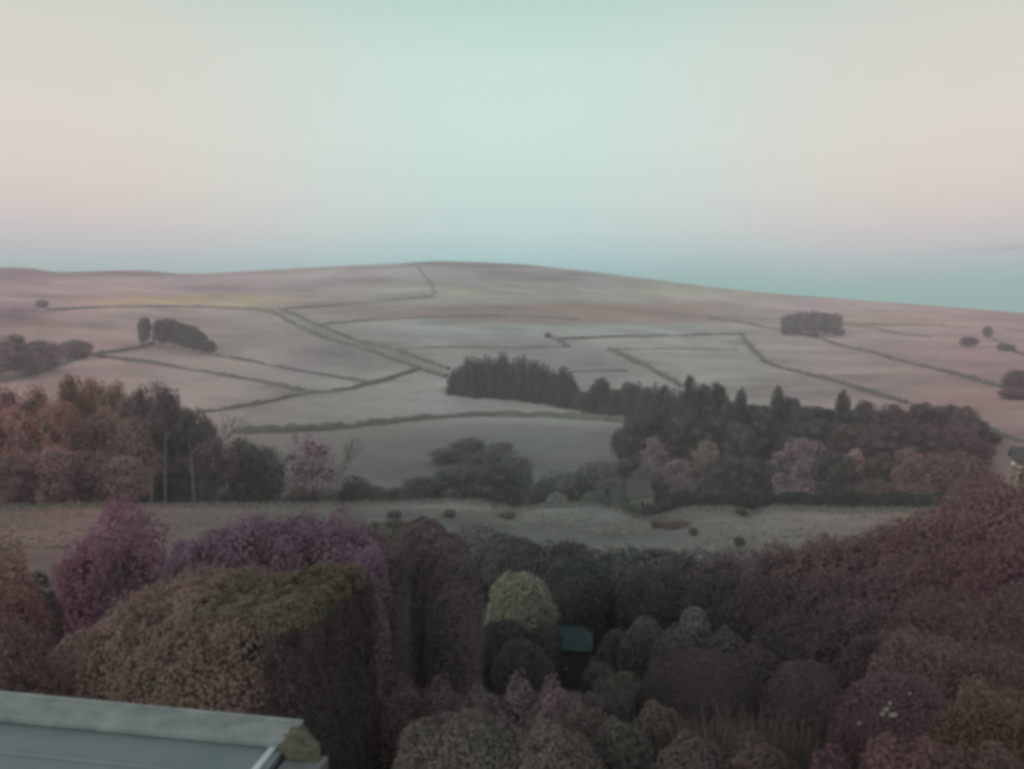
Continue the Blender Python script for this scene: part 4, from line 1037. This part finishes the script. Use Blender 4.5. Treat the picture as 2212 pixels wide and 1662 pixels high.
def moor_tufts():
    rng = np.random.default_rng(4); n = 14000
    th = np.radians(rng.uniform(-36, 36, n)); r = rng.uniform(230, 1035, n)
    nn = fbm(np.stack([r*np.sin(th)/28, r*np.cos(th)/45, th*0], -1), 3); k = (nn > .15) & (r > 480)
    th, r = th[k], r[k]; n = len(th); x, y = r*np.sin(th), r*np.cos(th); z = ground_z(th, r)
    s = .2+.3*rng.random(n); Vs = []
    for k in range(2):
        a = rng.random(n)*3.14; dx, dy = np.cos(a)*s*1.6, np.sin(a)*s*1.6
        Vs.append(np.stack([np.stack([x-dx, y-dy, z-.1], 1), np.stack([x+dx, y+dy, z-.1], 1), np.stack([x+dx*.6, y+dy*.6, z+s*.8], 1), np.stack([x-dx*.6, y-dy*.6, z+s*.7], 1)], 1))
    V = np.stack(Vs, 1).reshape(-1, 3); Fq = np.arange(len(V)).reshape(-1, 4)
    o = link('moorland_tufts', mesh_np('moorland_tufts', V, Fq, np.repeat(rng.random(n), 8)), M_LEAF); o.color = (.24, .2, .2, 1); o['kind'] = 'stuff'; o['label'] = 'tufts of heather and rush over the hillside'
moor_tufts()

# ------------------------------------------------------------------ buildings
M_STONE = flat_mat('pale_stone', (.10, .135, .10), (.17, .21, .15), 1.5, bump=.5)
M_IVY = flat_mat('ivied_stone', (.05, .07, .06), (.09, .115, .095), 1.1, bump=.8)
M_SLATE = flat_mat('slate', (.045, .055, .05), (.08, .09, .085), 3, bump=.4)
M_DARK = flat_mat('dark_opening', (.015, .018, .018), (.03, .032, .03), 4, rough=.3, spec=.5)
M_RENDER = flat_mat('pale_render', (.26, .255, .18), (.36, .35, .26), 3)
M_TRIM = flat_mat('white_trim', (.6, .6, .5), (.75, .75, .62), 5)
def barn():
    r = 152; c = at(1392, 1106, r); th = math.atan2(c[0], c[1]); gx, gy = c[0], c[1]; g = c[2]
    k = r*1.02/F
    t = thing('stone_barn', 'small dim green stone barn with a dark roof in the dip beyond the meadow', 'barn', (gx, gy, g), -th-.12)
    def part(nm, p, m, par=t): return link(nm, p.mesh(nm), m, par)
    # front range: pale wall with two openings and the dark roof behind it
    x0, x1 = -34*k, 16*k; h0, h1 = 25*k, 34*k
    p = PM(); p.prism([(x0, -3), (x1, -3), (x1, h1), (x0, h0)], 0, 4.5); part('wall', p, M_STONE)
    for xa, xb, za, zb in ((-7*k, 0*k, 11*k, 22*k), (6*k, 10*k, 14*k, 23*k)):
        p = PM(); p.box(xa, xb, -.06, .05, za, zb); w = part('window', p, M_DARK)
        p = PM(); p.box(xa-.1, xb+.1, -.12, -.065, za-.18, za-.02); part('sill', p, M_STONE, w)
    p = PM(); p.hexa([(x0-.3, -.25, h0), (x1+.3, -.25, h1), (x1-.8, 4.0, h1+22*k), (x0-1.2, 4.0, h1+24*k),
                      (x0-.3, -.25, h0+.18), (x1+.3, -.25, h1+.18), (x1-.8, 4.0, h1+22*k+.18), (x0-1.2, 4.0, h1+24*k+.18)]); part('roof', p, M_SLATE)
    p = PM(); p.hexa([(x0-1.2, 4.01, h1+24*k), (x1-.8, 4.01, h1+22*k), (x1, 8, h1), (x0-.3, 8, h0), (x0-1.2, 4.01, h1+24*k+.18), (x1-.8, 4.01, h1+22*k+.18), (x1, 8, h1+.18), (x0-.3, 8, h0+.18)]); part('roof', p, M_SLATE)
    # lower ivied store to its left with one small dark window
    a, b = -110*k, -36*k
    p = PM(); p.prism([(a, -3), (b, -3), (b, 40*k), ((a+b)/2, 58*k), (a, 40*k)], 2.0, 7); part('store_wall', p, M_IVY)
    p = PM(); p.box(-88*k, -79*k, 1.93, 2.05, 28*k, 40*k); part('window', p, M_DARK)
    m_ = (a+b)/2
    for q in ([(m_, 1.7, 58*k), (b+.3, 1.7, 38*k), (b+.3, 7.3, 38*k), (m_, 7.3, 58*k)], [(a-.3, 1.7, 38*k), (m_-.01, 1.7, 58*k), (m_-.01, 7.3, 58*k), (a-.3, 7.3, 38*k)]):
        p = PM(); p.hexa([(x, y, z+.02) for x, y, z in q]+[(x, y, z+.2) for x, y, z in q]); part('roof', p, M_SLATE)
barn()
def cottage():
    c = at(2214, 1010, 172); g = gz(c[0], c[1]); th_ = math.atan2(c[0], c[1])
    t = thing('cottage', 'cream cottage with dark roof and pale bargeboards at the right picture edge', 'house', (c[0], c[1], g), -th_+.1)
    hgt = 172*float(tanphi(float(theta_of(2200, 972)), 972))-g
    e = hgt-2.0
    def part(nm, p, m, par=t): return link(nm, p.mesh(nm), m, par)
    p = PM(); p.box(-1.6, 3.4, 0, 7, -2, e-.2); part('wall', p, M_RENDER)
    p = PM(); p.hexa([(-2.1, -.4, e-.3), (3.9, -.4, e-.3), (3.9, 3.5, hgt-.1), (-2.1, 3.5, hgt-.1), (-2.1, -.4, e-.1), (3.9, -.4, e-.1), (3.9, 3.5, hgt+.1), (-2.1, 3.5, hgt+.1)]); rf = part('roof', p, M_SLATE)
    p = PM(); p.hexa([(-2.1, 3.51, hgt-.1), (3.9, 3.51, hgt-.1), (3.9, 7.4, e-.3), (-2.1, 7.4, e-.3), (-2.1, 3.51, hgt+.1), (3.9, 3.51, hgt+.1), (3.9, 7.4, e-.1), (-2.1, 7.4, e-.1)]); part('roof', p, M_SLATE)
    p = PM(); p.box(-2.1, -1.7, -.45, -.42, e-.8, e-.1); p.box(1.2, 1.6, -.45, -.42, e-.8, e-.1); part('bargeboard', p, M_TRIM)
    p = PM(); p.box(.2, 1.2, -.06, .05, e-1.9, e-.7); part('window', p, M_DARK)
    p = PM(); p.box(-.9, -.1, -.06, .05, e-3.6, e-2.2); part('window', p, M_DARK)
cottage()
M_TEAL = flat_mat('teal_felt', (.018, .038, .038), (.028, .052, .052), 4, rough=.8)
M_DTIM = flat_mat('dark_timber', (.03, .035, .03), (.055, .06, .05), 6, bump=.3)
def shed():
    r = 33.5; c = at(1216, 1438, r); g = gz(c[0], c[1]); e = c[2]-g        # eaves height at the front
    e = max(e, 1.7); px = r*1.09/F
    t = thing('garden_shed', 'small dark garden shed with a teal hipped roof', 'shed', (c[0], c[1], g), -.12)
    def part(nm, p, m, par=t): return link(nm, p.mesh(nm), m, par)
    w = 118*px/2; d = 1.8
    for k in range(10):
        x0 = -w+.14+k*(2*w-.28)/10; x1 = x0+(2*w-.28)/10-.012
        p = PM(); p.box(x0, x1, .15, .175+.008*(k % 2), -.1, e-.02); part('plank', p, M_DTIM)
    p = PM(); p.box(-w+.14, w-.14, .19, d-.15, -.1, e-.04); part('wall', p, M_DTIM)
    p = PM(); p.box(.1, .75, .11, .148, 0, 1.5); dr = part('door', p, M_DTIM)
    p = PM(); p.box(.16, .2, .06, .108, .8, .9); part('handle', p, M_TRIM, dr)
    p = PM(); p.box(-.75, -.15, .1, .148, .8, 1.35); part('window', p, M_DARK)
    h = .62
    A = [(-w, -.1, e), (w, -.1, e), (w, d+.1, e), (-w, d+.1, e)]; k0, k1 = (-w*.62, d*.55, e+h), (w*.62, d*.55, e+h)
    def slab(q):
        p = PM(); n = len(q); p.v = [tuple(x) for x in q]+[(x[0], x[1], x[2]+.045) for x in q]
        p.f = [tuple(range(n-1, -1, -1)), tuple(range(n, 2*n))]+[(i, (i+1) % n, n+(i+1) % n, n+i) for i in range(n)]; return p
    for q in ([A[0], A[1], k1, k0], [A[1], A[2], k1], [A[2], A[3], k0, k1], [A[3], A[0], k0]): part('roof_panel', slab(q), M_TEAL)
    for a, b in ((A[0], k0), (A[1], k1), (k0, k1), ((-.15*w, -.1, e), (-.25*w, d*.55, e+h))):
        p = PM(); p.tube([(a[0], a[1], a[2]+.07), (b[0], b[1], b[2]+.07)], [.03, .03], 5); part('roof_batten', p, flat_mat('teal_batten', (.03, .06, .06), (.04, .075, .075), 5))
shed()

# ------------------------------------------------------------------ roof of the bay below the window
M_LEAD = flat_mat('weathered_lead', (.12, .155, .15), (.215, .25, .245), 7, rough=.6, bump=.12, spec=.3)
M_SHEET = flat_mat('roof_sheet', (.085, .13, .135), (.13, .175, .18), 2.5, rough=.5, bump=.08, spec=.4)
M_MOSS = flat_mat('mossy_mortar', (.045, .05, .037), (.11, .11, .08), 14, bump=1.0)
M_FASCIA_GLARE = flat_mat('fascia_glare', (.30, .37, .37), (.42, .50, .50), 6, rough=.35, spec=.5)  # pale colour stands for the reflection along the fascia edge
M_CLAD = flat_mat('grey_cladding', (.10, .115, .12), (.15, .165, .165), 5)
def bay():
    r0 = 4.6
    A = at(-30, 1494, r0*1.0); Bp = at(655, 1561, 0.98*r0)
    # level the coping: keep both ends at the height of the far end
    zc = (A[2]+Bp[2])/2
    def lvl(u, v): 
        th = float(theta_of(u, v)); r = zc/float(tanphi(th, v)); return Vector((r*math.sin(th), r*math.cos(th), zc))
    A = lvl(-60, 1491); Bp = lvl(655, 1560)
    C1 = lvl(-60, 1541); D1 = lvl(612, 1604)
    org = Vector((A.x, A.y, 0)); g = gz(A.x, A.y)
    t = thing('bay_roof', 'grey lead covered flat roof with coping just below the window, bottom left', 'roof', (A.x, A.y, g))
    o0 = Vector((A.x, A.y, g))
    def part(nm, p, m, par=t):
        me = p.mesh(nm); o = link(nm, me, m, par)
        b = o.modifiers.new('b', 'BEVEL'); b.width = .006; b.segments = 2; b.limit_method = 'ANGLE'
        return o
    def slab(q, th_):
        p = PM(); q = [Vector(x)-o0 for x in q]; n = len(q)
        p.v = [(x.x, x.y, x.z-th_) for x in q]+[(x.x, x.y, x.z) for x in q]
        p.f = [tuple(range(n-1, -1, -1)), tuple(range(n, 2*n))]+[(i, (i+1) % n, n+(i+1) % n, n+i) for i in range(n)]; return p
    cp = part('coping', slab([C1, D1, Bp, A], .035), M_LEAD)
    # raised roll along the far edge of the coping
    p = PM(); d = (Bp-A); p.tube([tuple(A-o0+Vector((0, 0, .0))), tuple(A+d*.5-o0), tuple(Bp-o0)], [.012]*3, 8); part('edge_roll', p, M_LEAD, cp)
    for f in ():
        a, b = A.lerp(Bp, f), C1.lerp(D1, f); p = PM(); p.tube([tuple(a-o0+Vector((0, 0, .001))), tuple(b-o0+Vector((0, 0, .001)))], [.005, .005], 6); part('joint', p, M_LEAD, cp)
    # upstand under the coping, then the sheet sloping toward the house
    dz = Vector((0, 0, -.035))
    din = Vector((D1.x-C1.x, D1.y-C1.y, 0)).normalized(); perp = Vector((din.y, -din.x, 0))
    if perp.y > 0: perp = -perp
    ins = -perp*.035
    U1, U2 = C1+ins+dz, D1+ins+dz
    q = [U1+Vector((0, 0, -.05)), U2+Vector((0, 0, -.05)), U2-perp*.06+Vector((0, 0, -.05)), U1-perp*.06+Vector((0, 0, -.05))]
    part('upstand', slab([x+Vector((0, 0, .048)) for x in q], .14), M_CLAD)
    s0, s1 = U1+perp*.002+Vector((0, 0, .0)), U2+perp*.002+Vector((0, 0, .0))
    drop = Vector((0, 0, -.10)); run = perp*1.9
    part('roof_sheet', slab([s0+run+drop, s1+run+drop-din*0, s1, s0], .04), M_SHEET)
    for f in (.14, .30, .46):
        a, b = s0+run*f+drop*f, s1+run*f+drop*f; p = PM(); p.tube([tuple(a-o0+Vector((0, 0, .001))), tuple(b-o0-din*.09+Vector((0, 0, .001)))], [.010, .010], 8); part('seam', p, M_SHEET)
    # edge bar, coloured pale for the glare on the fascia, and outer cladding
    for nm, off, wd, m, up in (('edge_glare_bar', -.07, .035, M_FASCIA_GLARE, .012), ('outer_gutter', .015, .20, M_CLAD, -.03)):
        a = s1+din*off; b = s1+run+drop+din*off
        zz = Vector((0, 0, up)); part(nm, slab([a+zz, b+zz, b+din*wd+zz, a+din*wd+zz][::-1] if False else [b+zz, b+din*wd+zz, a+din*wd+zz, a+zz], .06), m)
    # mossy end stone
    E = [lvl(602, 1606), lvl(640, 1618), lvl(690, 1615), lvl(693, 1604), lvl(660, 1565), lvl(628, 1563), lvl(606, 1582)]
    import bmesh
    bm = bmesh.new(); rb = random.Random(3)
    low = [bm.verts.new(x-o0+Vector((0, 0, -.07))) for x in E]; mid = [bm.verts.new(x-o0+Vector((rb.uniform(-.008, .008), rb.uniform(-.008, .008), -.01))) for x in E]
    cc = sum((x for x in E), Vector())/len(E)
    topv = [bm.verts.new((x.lerp(cc, .5))-o0+Vector((0, 0, .008+rb.uniform(-.006, .008)))) for x in E]
    n = len(E); bm.faces.new(low[::-1]); bm.faces.new(topv)
    for i in range(n):
        j = (i+1) % n; bm.faces.new((low[i], low[j], mid[j], mid[i])); bm.faces.new((mid[i], mid[j], topv[j], topv[i]))
    bmesh.ops.subdivide_edges(bm, edges=bm.edges[:], cuts=3, use_grid_fill=True, smooth=.0)
    for v in bm.verts: v.co += Vector((rb.gauss(0, 1), rb.gauss(0, 1), rb.gauss(0, 1)))*.0028
    me = bpy.data.meshes.new('end_stone'); bm.to_mesh(me); bm.free()
    link('end_stone', me, M_MOSS, t)
    # walls of the bay down to the ground
    p = PM(); w0 = [C1, D1, D1+run*1.0, C1+run*1.0]
    q = [Vector((x.x, x.y, 0)) for x in (C1+perp*.02, D1-din*.12+perp*.02, D1-din*.12+run, C1+run)]
    zt_ = zc-.26-g
    p.hexa([((x-Vector((A.x, A.y, 0))).x, (x-Vector((A.x, A.y, 0))).y, -.3) for x in (q[3], q[2], q[1], q[0])]+[((x-Vector((A.x, A.y, 0))).x, (x-Vector((A.x, A.y, 0))).y, zt_) for x in (q[3], q[2], q[1], q[0])])
    part('wall', p, M_CLAD)
bay()
